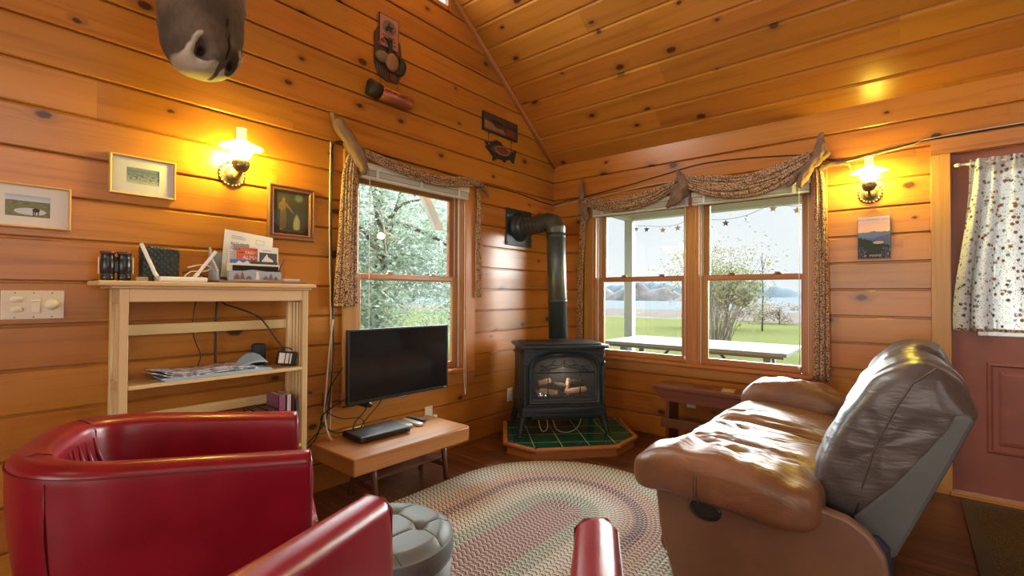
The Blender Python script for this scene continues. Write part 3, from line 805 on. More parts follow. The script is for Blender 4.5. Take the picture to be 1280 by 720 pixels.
def inset(P, d):
    out = []; n = len(P); ar = sum(P[i][0] * P[(i + 1) % n][1] - P[(i + 1) % n][0] * P[i][1] for i in range(n))
    for i in range(n):
        a, b, c = Vector(P[i - 1]), Vector(P[i]), Vector(P[(i + 1) % n])
        n1 = (b - a).normalized(); n2 = (c - b).normalized()
        n1 = Vector((-n1.y, n1.x)); n2 = Vector((-n2.y, n2.x)); sg = 1 if ar > 0 else -1
        k = (n1 + n2) * sg / (1 + n1.dot(n2)); out.append(tuple(b + k * d))
    return out
m = MB(); m.prism(inset(outline, .03), .0, .083, 'xy'); m.build('tile_top', tile_mat(), hr)
m = MB(); m.prism(inset(outline, .026), .0, .062, 'xy', grain=0); m.build('base', OAK, hr)
m = MB()
inn, outn = inset(outline, .034), inset(outline, -.002)
for i in range(5):
    a, b, c, d = outn[i], outn[i + 1], inn[i + 1], inn[i]
    m.prism([a, b, c, d], .060, .088, 'xy', bev=.010, seg=3, grain=(1 if i in (0, 4) else 0))
m.build('edging', OAK, hr)

# ------------------------------------------------------------------ gas stove on the hearth
sx, ss = -.100, .785
st = thing('gas_stove', 'black cast iron gas stove with arched glass door on the green hearth', 'stove', ((ss + sx) * Q, (sx - ss) * Q, .084), PI / 4 + math.radians(3))
FY, BY = -.205, .215; HW = .325
m = MB(); m.bx(-HW, HW, FY + .155, BY, .20, .662, bev=.012, seg=2); m.bx(-HW, HW, FY + .01, FY + .17, .20, .262, bev=.006); m.bx(-HW, HW, FY + .01, FY + .17, .625, .662, bev=.006)
for s in (-1, 1): m.bx(s * HW, s * .265, FY + .01, FY + .17, .20, .662, bev=.006)
for s in (-1, 1):          # fielded side panels
    m.bx(s * HW - .006, s * HW + .006, FY + .06, BY - .03, .26, .60, bev=.005)
    for z in (.245, .615): m.bx(s * HW - .012, s * HW + .012, FY + .02, BY, z - .012, z + .012, bev=.005)
m.build('body', IRON, st)
m = MB()
tp = [(-HW - .035, FY - .012), (-HW + .03, FY - .045), (HW - .03, FY - .045), (HW + .035, FY - .012), (HW + .035, BY + .01), (-HW - .035, BY + .01)]
m.prism(tp, .672, .700, 'xy', bev=.012, seg=3); m.prism(inset(tp, .03), .660, .674, 'xy', bev=.004); m.prism(inset(tp, .05), .698, .709, 'xy', bev=.006)
m.build('top_plate', IRON, st)
# front casting with an arched opening
def archpts(hw, z0, zs, zt, n=22):
    P = [(-hw, z0), (-hw, (z0 + zs) / 2), (-hw, zs)]
    for i in range(1, n): a = PI * i / n; P.append((-hw * sgnpow(math.cos(a), .72), zs + (zt - zs) * sgnpow(math.sin(a), .72)))
    return P + [(hw, zs), (hw, (z0 + zs) / 2), (hw, z0)]
def ring(mb, A, B, ya, yb, **k):
    n = len(A); vs = [(x, ya, z) for x, z in A] + [(x, yb, z) for x, z in B]
    mb.add(vs, [[i, (i + 1) % n, n + (i + 1) % n, n + i] for i in range(n)], **k)
AR = archpts(.288, .245, .49, .648)
def rectpts(P, hw, z0, z1):
    out = []
    n = len(P)
    for i, (x, z) in enumerate(P):
        if i < 3: out.append((-hw, lerp(z0, .52, i / 2)))
        elif i >= n - 3: out.append((hw, lerp(.52, z0, (i - n + 3) / 2)))
        else:
            t = (i - 2) / (n - 5)
            if t < .22: out.append((-hw, lerp(.52, z1, t / .22)))
            elif t > .78: out.append((hw, lerp(z1, .52, (t - .78) / .22)))
            else: out.append((lerp(-hw, hw, (t - .22) / .56), z1))
    return out
RC = rectpts(AR, HW - .004, .215, .660)
m = MB()
ring(m, RC, RC, FY + .03, FY - .005); ring(m, RC, AR, FY - .005, FY - .005)
A2 = archpts(.276, .255, .49, .636); A3 = archpts(.264, .265, .49, .623)
ring(m, AR, A2, FY - .005, FY - .022, smooth=True); ring(m, A2, A3, FY - .022, FY - .012, smooth=True); ring(m, A3, A3, FY - .012, FY + .03)
m.tube([(x, FY - .010, z) for x, z in archpts(.298, .235, .49, .655)], .004, 8)
for s in (-1, 1):        # corner spandrel mouldings and side pilasters
    m.prism([(s * .315, .60), (s * .315, .648), (s * .20, .648)], FY - .011, FY - .004, 'xz', bev=.003)
    m.bx(s * .311 - .010, s * .311 + .010, FY - .018, FY, .23, .55, bev=.005, seg=2)
    m.lathe([(0, -.004), (.016, 0), (.012, .012), (0, .014)], 12, M=T(s * .311, FY - .018, .56) @ RX(PI / 2))
m.bx(-HW + .01, HW - .01, FY - .004, FY + .04, .636, .668)
m.build('front_casting', IRON, st)
m = MB()      # door frame inside the arch and its leaded bars
D1 = archpts(.262, .267, .49, .621); D2 = archpts(.242, .286, .49, .602)
ring(m, D1, D2, FY - .006, FY - .002); ring(m, D2, D2, FY - .002, FY + .02); ring(m, D1, D1, FY - .006, FY + .02)
def bar(P, r=.0042): m.tube([(x, FY + .004, z) for x, z in P], r, 6)
bar([(-.242, .485), (.242, .485)], .005); bar([(-.128, .29), (-.128, .485)]); bar([(.128, .29), (.128, .485)])
bar([(-.2 + .4 * i / 20, .487 + .040 * math.sin(PI * i / 20)) for i in range(21)])
for s in (-1, 1):
    bar([(s * .115, .486), (s * .135, .53), (s * .10, .548), (s * .07, .582)]); bar([(s * .135, .53), (s * .19, .50)]); bar([(s * .19, .54), (s * .135, .53)])
bar([(0, .525), (0, .584)]); bar([(-.10, .548), (-.05, .535), (0, .555), (.05, .535), (.10, .548)])
dr_ = m.build('door', IRON, st)
g = MB(); g.prism(D2, FY + .007, FY + .010, 'xz'); g.build('door_glass', FIREG, dr_)
# firebox: lining, embers, grate and ceramic logs
m = MB(); ring(m, D1, D1, FY + .012, FY + .14); m.prism(D1, FY + .14, FY + .15, 'xz'); m.build('firebox', SOOT, st)
EMB = plain('ember_bed', (.32, .22, .16), .9, ns=120, nb=.8, var=.5, vs=60)
m = MB(); m.grid(lambda u, v: (lerp(-.205, .205, u), FY + lerp(.02, .13, v), .30 + .03 * v + .012 * noise.noise(Vector((u * 18, v * 6, 2)))), 40, 14); m.build('ember_bed', EMB, st)
LOGM = wood('ceramic_log', (.62, .42, .28), (.24, .15, .10), kn=.9, rough=.9, bump=.6, grain=40)
PILOT = emis('pilot_flame', (.75, .85, 1.0), 6)
CHAR = plain('charred_log', (.09, .075, .068), .9, ns=60, nb=.8, var=.4, vs=30)
def log(P, r, mt, seed):
    m = MB(); n = len(P); R = [(lambda th, i=i: r * (1 - .25 * abs(i / (n - 1) - .5)) * (1 + .22 * noise.noise(Vector((math.cos(th) * 1.6, math.sin(th) * 1.6 + seed, i * .7))))) for i in range(n)]
    m.tube(P, R, 16); m.build('log', mt, st)
def seg(a, b, n=9, sag=0): return [(lerp(a[0], b[0], i / (n - 1)), FY + lerp(a[1], b[1], i / (n - 1)), lerp(a[2], b[2], i / (n - 1)) + sag * math.sin(PI * i / (n - 1))) for i in range(n)]
log(seg((-.19, .05, .335), (-.05, .03, .325)), .026, LOGM, 1); log(seg((.02, .035, .325), (.19, .055, .345)), .026, LOGM, 2)
log(seg((-.09, .03, .385), (.07, .09, .345)), .030, CHAR, 3); log(seg((.02, .03, .32), (.06, .10, .42)), .017, LOGM, 4); log(seg((.05, .08, .40), (.18, .10, .39)), .022, CHAR, 5); log(seg((-.19, .09, .39), (-.09, .10, .41)), .024, LOGM, 6)
m = MB()
for i in range(15): x = -.19 + i * .38 / 14; m.tube([(x, FY + .022, .292), (x, FY + .022, .318)], .004, 6)
m.tube([(-.2, FY + .022, .316), (.2, FY + .022, .316)], .004, 6); m.build('grate', IRON, st)
for x in (-.185, -.165, -.14):
    m = MB(); m.lathe([(.002, 0), (.005, .008), (.003, .018), (0, .028)], 8, M=T(x, FY + .030, .302)); m.build('pilot_flame', PILOT, st)
# ash lip, bowed in front
m = MB()
def lip(off, z0, z1):
    P = [(-.335, BY - .03), (-.335, FY + .02)] + [(lerp(-.335, .335, i / 12), FY - .012 - off * math.sin(PI * i / 12)) for i in range(13)] + [(.335, FY + .02), (.335, BY - .03)]
    m.prism(P, z0, z1, 'xy', bev=.007, seg=2)
lip(.035, .185, .222); lip(.012, .150, .188); m.build('ash_lip', IRON, st)
m = MB(); m.bx(-.26, .26, FY + .03, BY - .04, .115, .155, bev=.01); m.build('base_pan', IRON, st)
for x in (-1, 1):
    for (y, dy) in ((FY + .035, -.045), (BY - .05, .03)):
        m = MB(); P = []; Rr = []
        for i in range(9):
            t = i / 8; P.append((x * (.295 + .055 * t ** 1.4 + .012 * math.sin(PI * t)), y + dy * t ** 1.2, lerp(.205, .004, t))); Rr.append(lerp(.046, .017, t ** .7))
        m.tube(P, Rr, 12); m.lathe([(.016, 0), (.023, .002), (.023, .008), (.015, .016)], 12, M=T(P[-1][0], P[-1][1], 0)); m.build('leg', IRON, st)
for P in ([(-.20, -.14, .15), (-.185, -.19, .06), (-.16, -.20, .035), (-.13, -.19, .06), (-.125, -.15, .15)], [(-.08, -.12, .15), (-.06, -.20, .05), (.03, -.21, .025), (.12, -.18, .06), (.17, -.12, .15)]):
    m = MB(); 
    pts = []
    for i in range(len(P) - 1):
        a = Vector(P[max(i - 1, 0)]); b = Vector(P[i]); c = Vector(P[i + 1]); d = Vector(P[min(i + 2, len(P) - 1)])
        for k in range(8):
            t = k / 8; pts.append(.5 * ((2 * b) + (c - a) * t + (2 * a - 5 * b + 4 * c - d) * t * t + (3 * b - a - 3 * c + d) * t ** 3))
    pts.append(Vector(P[-1])); m.tube(pts, .003, 6); m.build('gas_line', GREYINK, st)

# ------------------------------------------------------------------ flue pipe and wall plate
fp = thing('stove_pipe', 'black stovepipe rising from the stove and turning into the wall', 'stovepipe', (.44, -.557, .81))
b0 = V(0, 0, 0); t0 = V(-.032, 0, .905)
m = MB(); r = .079
m.tube([b0, lerp(b0, t0, .33), lerp(b0, t0, .335), lerp(b0, t0, .345), lerp(b0, t0, .355), lerp(b0, t0, .36), lerp(b0, t0, .93), lerp(b0, t0, .935), lerp(b0, t0, .95), lerp(b0, t0, .955), t0], [r, r, r + .004, r + .004, r + .004, r, r, r + .004, r + .004, r, r], 40)
m.build('pipe', PIPEM, fp)
m = MB()
def rr(cx, cz, ang):
    return cx, cz, ang
ctr = [(V(-.032, 0, .895), 0), (V(-.033, 0, .935), 0), (V(-.040, 0, .965), 38), (V(-.075, 0, .985), 62), (V(-.115, 0, .985), 90), (V(-.16, 0, .98), 90)]
vs = []; n = 40; fs = []
def oval(c, a):
    a = math.radians(a); ax = V(-math.sin(a), 0, math.cos(a)); e1 = V(0, 1, 0); e2 = ax.cross(e1)
    return [c + (e1 * math.cos(2 * PI * j / n) + e2 * math.sin(2 * PI * j / n)) * (r + .003) for j in range(n)]
ctr = [(V(-.032, 0, .885), 0), (V(-.032, 0, .925), 11), (V(-.066, 0, .975), 45), (V(-.115, 0, .985), 79), (V(-.16, 0, .98), 90)]
for (c0, a0), (c1, a1_) in zip(ctr[:-1], ctr[1:]):      # separate gores, a crease between each
    b = len(vs); vs += oval(c0, a0) + oval(c1, a1_); fs += [[b + j, b + (j + 1) % n, b + n + (j + 1) % n, b + n + j] for j in range(n)]
m.add(vs, fs, smooth=True); m.build('elbow', PIPEM, fp)
m = MB(); P = []; Rr = []
for i in range(25):
    t = i / 24; P.append((lerp(-.15, -.40, t), 0, lerp(.98, .965, t))); Rr.append(r - .002 + (.003 if (i // 2) % 2 else 0) + (.012 if i > 22 else 0))
m.tube(P, Rr, 40); m.build('horizontal_pipe', PIPEM, fp)
m = MB(); m.bx(-.44 + .001, -.425, -.178, .178, .80, 1.125, bev=.003)
m.lathe([(.128, 0), (.128, .006), (.098, .030), (.090, .034)], 40, M=T(-.425, 0, .966) @ RY(PI / 2))
for (y, z) in ((-.16, .82), (.16, .82), (-.16, 1.105), (.16, 1.105)): m.lathe([(.007, 0), (.006, .004), (0, .005)], 10, M=T(-.425, y, z) @ RY(PI / 2))
m.build('wall_plate', IRON, fp)

# ------------------------------------------------------------------ bookcase
bk = thing('bookcase', 'blond wood bookcase with slatted sides against the pine wall', 'bookcase', (.0, -3.0, 0))
X0, X1, YL, YR = .022, .222, -.40, .392
m = MB(); m.bx(X0 - .01, X1 + .03, YL - .072, YR + .030, 1.204, 1.226, bev=.007, seg=2); m.bx(X0, X1 + .014, YL - .03, YR + .012, 1.194, 1.205, bev=.003); m.build('top_board', BIRCH, bk)
for yy, sg in ((YL, 1), (YR, -1)):
    for (x0, x1) in ((X0, X0 + .03), (X1 - .030, X1)):
        m = MB(); m.bx(x0, x1, yy, yy + sg * .030, 0, 1.195, bev=.003); m.build('post', BIRCH, bk)
    for (z0, z1) in ((1.13, 1.195), (.76, .80), (.36, .40), (.06, .12)):
        m = MB(); m.bx(X0 + .03, X1 - .03, yy + sg * .006, yy + sg * .024, z0, z1, bev=.002); m.build('side_rail', BIRCH, bk)
    for k in range(3):
        x = X0 + .03 + .035 * (k + 1) 
        m = MB(); m.bx(x - .010, x + .010, yy + sg * .009, yy + sg * .021, .12, 1.13, bev=.002); m.build('side_slat', BIRCH, bk)
m = MB(); m.bx(X1 - .022, X1 - .004, YL + .03, YR - .03, 1.138, 1.195, bev=.002); m.build('front_rail', BIRCH, bk)
for z in (.79, .385, .09):
    m = MB(); m.bx(X0 + .004, X1 + .002, YL + .0305, YR - .0305, z - .018, z, bev=.004, seg=2); m.build('shelf', BIRCH, bk)
for z in (.985, .585, .20):
    m = MB(); m.bx(X0 + .002, X0 + .018, YL + .03, YR - .03, z, z + .048, bev=.002); m.build('back_rail', BIRCH, bk)

# ------------------------------------------------------------------ television on a wall arm
tv = thing('television', 'black flat screen television in front of the tall window', 'television', (.28, -2.033, .545), math.radians(-1.5))
W, H = .735, .425
m = MB(); m.bx(-.030, .0, -W / 2, W / 2, 0, H, bev=.004); m.bx(-.055, -.028, -W / 2 + .12, W / 2 - .12, .05, H - .1, bev=.012, seg=2); m.build('housing', BLACK, tv)
m = MB(); m.bx(.0002, .0022, -W / 2 + .010, W / 2 - .010, .018, H - .010); m.build('screen', SCREEN, tv)
m = MB()
for (a, b, c, d) in ((-W / 2, W / 2, H - .010, H), (-W / 2, W / 2, 0, .018), (-W / 2, -W / 2 + .010, .018, H - .010), (W / 2 - .010, W / 2, .018, H - .010)): m.bx(-.004, .005, a, b, c, d, bev=.001)
m.build('bezel', BLACK, tv)
m = MB(); m.bx(.0052, .006, W / 2 - .035, W / 2 - .015, .006, .011); m.build('badge', GREYINK, tv)
m = MB(); m.bx(-.07, -.055, -.24, .04, .10, .30); m.bx(-.075, -.062, -.215, -.185, -.045, .2, bev=.003); m.bx(-.262, -.062, -.212, -.188, -.05, -.022, bev=.004); m.bx(-.268, -.258, -.25, -.15, -.075, .0, bev=.003)
m.tube([(-.05, -.20, -.03), (-.03, -.20, -.03)], [.016, .012], 12); m.build('wall_arm', BLACK, tv)
def spline(P, k=8):
    P = [Vector(p) for p in P]; pts = []
    for i in range(len(P) - 1):
        a = P[max(i - 1, 0)]; b = P[i]; c = P[i + 1]; d = P[min(i + 2, len(P) - 1)]
        for q in range(k):
            t = q / k; pts.append(.5 * ((2 * b) + (c - a) * t + (2 * a - 5 * b + 4 * c - d) * t * t + (3 * b - a - 3 * c + d) * t ** 3))
    pts.append(P[-1]); return pts
def cable(P, r, mt, label, name='cable', group=None, k=8):
    m = MB(); m.tube(spline(P, k), r, 7); return tag(m.build(name, mt), label, 'cable', group)

# ------------------------------------------------------------------ oil-lamp sconces
GLOBE = emis('lit_globe', (1.0, .80, .10), 440)
CHIM = emis('lit_chimney', (1.0, .84, .40), 1.3)
def shade_mat():
    t = NT('milk_glass_shade'); d = t.n('BsdfDiffuse'); t.set(d.inputs[0], (.85, .80, .66)); tr = t.n('BsdfTranslucent'); t.set(tr.inputs[0], (.85, .80, .66))
    mx = t.n('MixShader'); mx.inputs[0].default_value = .5; t.t.links.new(d.outputs[0], mx.inputs[1]); t.t.links.new(tr.outputs[0], mx.inputs[2]); cl = t.n('BsdfTransparent'); t.set(cl.inputs[0], (1.0, .97, .88)); m2 = t.n('MixShader'); m2.inputs[0].default_value = .6; t.t.links.new(mx.outputs[0], m2.inputs[1]); t.t.links.new(cl.outputs[0], m2.inputs[2]); t.t.links.new(m2.outputs[0], t.out.inputs[0]); return t.m
SHADE = shade_mat()
def sconce(label, M):
    """local x points out of the wall, z up, origin at the centre of the back plate"""
    r = thing('wall_sconce', label, 'wall lamp', (0, 0, 0), 0, 'oil-lamp wall sconces'); r.matrix_world = M
    m = MB(); prof = [(.0, 0), (.062, 0), (.064, .004), (.055, .010), (.046, .010), (.034, .018), (.028, .026), (0, .028)]
    m.lathe(prof, 40, M=RY(PI / 2))
    for i in range(20):
        a = 2 * PI * i / 20; sellip(m, (.006, .058 * math.cos(a), .058 * math.sin(a)), (.012, .017, .017), (1, 1), 10, 6)
    m.build('back_plate', BRASS, r)
    m = MB(); m.tube(spline([(.02, 0, -.012), (.055, 0, -.022), (.095, 0, -.018), (.118, 0, .0), (.12, 0, .02)], 5), .009, 10); m.build('arm', BRASS, r)
    B = T(.12, 0, .0)
    m = MB(); m.lathe([(.0, -.006), (.018, -.004), (.030, .006), (.036, .018), (.038, .024), (.038, .050), (.033, .054), (.030, .060), (0, .061)], 28, M=B)
    for i in range(16):
        a = 2 * PI * i / 16; m.box((.038 * math.cos(a), .038 * math.sin(a), .037), (.006, .006, .022), M=B, bev=.002)
    m.tube([(.12, -.036, .03), (.12, -.062, .03)], .003, 6); m.lathe([(0, 0), (.008, .001), (.008, .005), (0, .006)], 12, M=T(.12, -.06, .03) @ RX(PI / 2))
    m.build('burner', BRASS, r)
    m = MB(); m.lathe([(.026, .060), (.038, .070), (.047, .088), (.048, .104), (.043, .122), (.032, .138), (.0265, .148)], 32, M=B); m.build('globe', GLOBE, r)
    m = MB(); m.lathe([(.026, .149), (.026, .152), (.098, .120), (.100, .117), (.098, .1165), (.027, .1455)], 40, M=B); m.build('shade', SHADE, r)
    m = MB(); m.lathe([(.0255, .148), (.024, .165), (.0225, .195), (.0235, .215), (.021, .215), (.020, .195), (.0215, .165), (.023, .148)], 28, M=B); m.build('chimney', CHIM, r)
    return r
sconce('lit oil-lamp sconce on the gable wall above the small pictures', T(0, -2.912, 1.79))
sconce('lit oil-lamp sconce between the wide window and the red door', T(2.503, 0, 1.845) @ RZ(-PI / 2))

# ------------------------------------------------------------------ pictures
def painted(stops_kind):
    """printed picture in the panel's own uv (0..1)"""
    pass
def pic_mat(name, fn):
    t = NT(name); u, v = t.uv(); c = fn(t, u, v); t.pb(c, .6, spec=.3); return t.m
def marsh(t, u, v):
    nz = t.noise(t.vec(t.math('MULTIPLY', u, 5), t.math('MULTIPLY', v, 16)), 1.5, 5, .7)
    land = t.ramp(nz, [(.3, (.05, .07, .03)), (.5, (.17, .20, .09)), (.7, (.33, .31, .17))])
    sky = t.ramp(v, [(.72, (.62, .66, .72)), (1, (.40, .50, .62))])
    h = t.math('ADD', v, t.math('MULTIPLY', t.math('SUBTRACT', t.noise(t.vec(u, .3), 6, 3), .5), .06))
    c = t.mix(t.smooth(h, .73, .75), land, sky)
    d = t.math('ADD', t.math('POWER', t.math('DIVIDE', t.math('SUBTRACT', u, .55), .36), 2.0), t.math('POWER', t.math('DIVIDE', t.math('SUBTRACT', v, .25), .17), 2.0))
    d = t.math('ADD', d, t.math('MULTIPLY', nz, .5)); c = t.mix(t.smooth(d, 1.3, 1.15), c, (.60, .60, .63))
    e = t.math('ADD', t.math('POWER', t.math('DIVIDE', t.math('SUBTRACT', u, .68), .085), 2.0), t.math('POWER', t.math('DIVIDE', t.math('SUBTRACT', v, .33), .10), 2.0))
    c = t.mix(t.smooth(e, 1.1, .9), c, (.03, .025, .02))
    for x in (.62, .66, .73):
        leg = t.math('MULTIPLY', t.math('LESS_THAN', t.math('ABSOLUTE', t.math('SUBTRACT', u, x)), .013), t.math('MULTIPLY', t.math('GREATER_THAN', v, .06), t.math('LESS_THAN', v, .32)))
        c = t.mix(leg, c, (.03, .025, .02))
    return c
def herd(t, u, v):
    nz = t.noise(t.vec(t.math('MULTIPLY', u, 9), t.math('MULTIPLY', v, 8)), 1.3, 5, .75)
    c = t.ramp(v, [(0, (.46, .50, .50)), (.45, (.30, .36, .42)), (.8, (.13, .19, .26)), (1, (.26, .34, .44))])
    band = t.math('SUBTRACT', 1.0, t.smooth(t.math('ABSOLUTE', t.math('SUBTRACT', v, .42)), .08, .34))
    c = t.mix(t.math('MULTIPLY', t.smooth(nz, .46, .6), band), c, (.05, .06, .11)); c = t.mix(t.smooth(t.noise(t.vec(u, v), 22, 3), .56, .66), c, (.10, .13, .15)); return c
def dusk(t, u, v):
    nz = t.noise(t.vec(u, v), 4, 5, .7)
    c = t.ramp(v, [(0, (.035, .024, .016)), (.2, (.05, .042, .03)), (.4, (.045, .06, .06)), (.62, (.05, .045, .035)), (1, (.06, .05, .035))])
    gl = t.math('ADD', t.math('POWER', t.math('DIVIDE', t.math('SUBTRACT', u, .66), t.math('MULTIPLY_ADD', v, -.12, .15)), 2.0), t.math('POWER', t.math('DIVIDE', t.math('SUBTRACT', v, .27), .24), 2.0))
    c = t.mix(t.smooth(t.math('ADD', gl, t.math('MULTIPLY', nz, .6)), 1.35, .5), c, (.30, .29, .12))
    mo = t.math('ADD', t.math('POWER', t.math('DIVIDE', t.math('SUBTRACT', u, .72), .12), 2.0), t.math('POWER', t.math('DIVIDE', t.math('SUBTRACT', v, .88), .10), 2.0))
    c = t.mix(t.smooth(mo, 1.4, .3), c, (.14, .17, .12))
    hill = t.math('LESS_THAN', v, t.math('MULTIPLY_ADD', t.math('POWER', t.math('SUBTRACT', u, .55), 2.0), .5, .10)); c = t.mix(hill, c, (.02, .013, .010)); return c
MARSH = pic_mat('marsh_print', marsh); HERD = pic_mat('shore_print', herd); DUSK = pic_mat('dusk_print', dusk)
def framed(name, label, y0, y1, z0, z1, fw, depth, frame_m, art, mat_m=None, mx=0, mz0=0, mz1=0, tilt=0, group=None, steps=False):
    r = thing(name, label, 'picture', (0, (y0 + y1) / 2, (z0 + z1) / 2), 0, group); w, h = (y1 - y0) / 2, (z1 - z0) / 2
    m = MB()
    def mitre(i0, i1, d0, d1):
        A = [(d0, -w + i0, -h + i0), (d0, w - i0, -h + i0), (d0, w - i0, h - i0), (d0, -w + i0, h - i0)]
        B = [(d1, -w + i1, -h + i1), (d1, w - i1, -h + i1), (d1, w - i1, h - i1), (d1, -w + i1, h - i1)]
        for q in range(4):
            g = 1 if q in (0, 2) else 2
            m.add([A[q], A[(q + 1) % 4], B[(q + 1) % 4], B[q]], [[0, 1, 2, 3]], grain=g)
    prof = [(0, .002), (0, depth - .003), (.003, depth), (fw - .004, depth), (fw, depth - .004), (fw, .004)] if not steps else [(0, .002), (0, depth - .008), (.005, depth), (fw * .35, depth), (fw * .45, depth - .010), (fw * .72, depth - .010), (fw * .78, depth - .004), (fw - .003, depth - .006), (fw, depth - .012), (fw, .004)]
    for a, b in zip(prof[:-1], prof[1:]): mitre(a[0], b[0], a[1], b[1])
    m.build('frame', frame_m, r)
    if mat_m:
        m = MB()
        for (a, b, c, d) in subtract((-w + fw, w - fw, -h + fw, h - fw), [(-w + mx, w - mx, -h + mz0, h - mz1)]): m.bx(.004, .0062, a, b, c, d)
        m.build('mat_board', mat_m, r)
    else: mx, mz0, mz1 = fw, fw, fw
    m = MB(); m.add([(.004, -w + mx, -h + mz0), (.004, w - mx, -h + mz0), (.004, w - mx, h - mz1), (.004, -w + mx, h - mz1), (.002, -w + mx, -h + mz0), (.002, w - mx, -h + mz0), (.002, w - mx, h - mz1), (.002, -w + mx, h - mz1)], [[0, 1, 2, 3], [4, 7, 6, 5], [0, 4, 5, 1], [1, 5, 6, 2], [2, 6, 7, 3], [3, 7, 4, 0]], uvs=[[(0, 0), (1, 0), (1, 1), (0, 1)]] + [[(0, 0)] * 4] * 5)
    m.build('print', art, r)
    m = MB(); m.bx(.0075, .009, -w + fw, w - fw, -h + fw, h - fw); m.build('glass', FRONTG, r)
    m = MB(); m.bx(.0, .003, -w + .004, w - .004, -h + .004, h - .004); m.build('backing', DARKW, r)
    return r
framed('framed_picture', 'framed marsh photograph above the switch plate, cropped by the frame edge', -3.775, -3.525, 1.432, 1.606, .009, .020, FRAMEW, MARSH, MAT_, .062, .045, .045)
framed('framed_picture', 'framed print of a rocky shore left of the sconce', -3.405, -3.160, 1.616, 1.793, .009, .020, FRAMEW, HERD, MATW, .062, .055, .050)
pr = framed('framed_painting', 'small dark painting in a brown wooden frame beside the window', -2.737, -2.470, 1.477, 1.785, .034, .024, wood('brown_frame', (.20, .085, .04), (.11, .04, .02), kn=.98), DUSK, steps=True)
SKIN = plain('painted_figure', (.17, .10, .05), .7); SKIN2 = plain('painted_figure_dark', (.10, .07, .035), .7)
def flat_poly(parent, name, P, mt, x0, x1, ox=0, oz=0, sc=1):
    m = MB(); m.prism([(ox + p[0] * sc, oz + p[1] * sc) for p in P], x0, x1, 'yz'); return m.build(name, mt, parent)
flat_poly(pr, 'painted_figure', [(-.065, -.10), (-.045, -.10), (-.04, -.05), (-.035, .0), (-.03, .035), (-.012, .02), (.012, -.005), (.016, .0), (-.008, .035), (-.028, .055), (-.036, .06), (-.034, .078), (-.042, .086), (-.052, .08), (-.052, .062), (-.068, .05), (-.072, .02), (-.06, .015), (-.062, -.04)], SKIN, .0042, .0048)
flat_poly(pr, 'painted_robe', [(-.066, -.09), (-.032, -.09), (-.026, -.04), (-.03, .005), (-.044, .02), (-.058, -.0), (-.064, -.05)], SKIN2, .0048, .0052)
flat_poly(pr, 'painted_boat', [(-.05, -.105), (.07, -.105), (.098, -.075), (.09, -.088), (.06, -.094), (-.02, -.094), (-.045, -.09)], SOOT, .0048, .0053)

# poster right of the window
def poster_fn(t, u, v):
    sky = t.ramp(v, [(.62, (.74, .52, .36)), (.74, (.80, .42, .32)), (.84, (.55, .34, .42)), (1, (.48, .38, .50))])
    h1 = t.math('ADD', v, t.math('MULTIPLY', t.math('SUBTRACT', t.noise(t.vec(u, .1), 3.2, 3), .5), -.16))
    c = t.mix(t.smooth(h1, .645, .63), sky, (.13, .17, .32))
    h2 = t.math('ADD', t.math('ADD', v, t.math('MULTIPLY', u, -.12)), t.math('MULTIPLY', t.math('SUBTRACT', t.noise(t.vec(u, .7), 5, 3), .5), -.12))
    c = t.mix(t.smooth(h2, .445, .43), c, (.09, .11, .22))
    h3 = t.math('ADD', t.math('ADD', v, t.math('MULTIPLY', u, .22)), t.math('MULTIPLY', t.math('SUBTRACT', t.noise(t.vec(u, .2), 16, 4, .7), .5), -.14))
    c = t.mix(t.smooth(h3, .53, .50), c, (.025, .035, .035))
    l = t.math('ADD', t.math('POWER', t.math('DIVIDE', t.math('SUBTRACT', u, .64), .17), 2.0), t.math('POWER', t.math('DIVIDE', t.math('SUBTRACT', v, .37), .035), 2.0))
    c = t.mix(t.smooth(l, 1.1, .9), c, (.48, .36, .34))
    fl = t.math('MULTIPLY', t.math('GREATER_THAN', t.noise(t.vec(u, t.math('MULTIPLY', v, .6)), 26, 3), .56), t.math('MULTIPLY', t.smooth(t.math('ABSOLUTE', t.math('SUBTRACT', u, .5)), .2, .3), t.smooth(v, .3, .2)))
    return t.mix(fl, c, (.20, .19, .36))
po = thing('poster_plaque', 'small lake and mountain poster plaque hung under the right sconce', 'poster', (2.521, -.012, 1.557))
pw, ph = .085, .137
m = MB(); m.bx(-pw, pw, -.006, .006, -ph, ph, bev=.001); m.build('board', plain('board_edge', (.16, .13, .11), .6), po)
m = MB(); m.add([(-pw + .003, -.0066, -ph + .003), (pw - .003, -.0066, -ph + .003), (pw - .003, -.0066, ph - .003), (-pw + .003, -.0066, ph - .003)], [[0, 1, 2, 3]], uvs=[[(0, 0), (1, 0), (1, 1), (0, 1)]]); m.build('printed_face', pic_mat('lake_poster', poster_fn), po)
PURP = plain('poster_purple', (.13, .09, .17), .7); CRM = plain('poster_cream', (.55, .48, .42), .7)
text('MOOSEHEAD LAKE', .0195, PURP, po, T(0, -.0068, .114) @ RX(PI / 2), ext=.0004)
text('MAINE', .021, CRM, po, T(.008, -.0068, -.119) @ RX(PI / 2), ext=.0004)
m = MB(); star = [(.006 * (1 if i % 2 == 0 else .42) * math.sin(PI * i / 5) - .044, .006 * (1 if i % 2 == 0 else .42) * math.cos(PI * i / 5) - .118) for i in range(10)]
m.prism(star, -.0072, -.0068, 'xz'); m.build('star_mark', CRM, po)
m = MB(); m.tube([(-.040, 0, ph), (0, .002, ph + .062), (.046, 0, ph)], .0014, 6); m.tube([(0, .010, ph + .06), (0, -.006, ph + .062)], .003, 8); m.build('hanging_cord', plain('twine', (.30, .22, .12), .9), po)

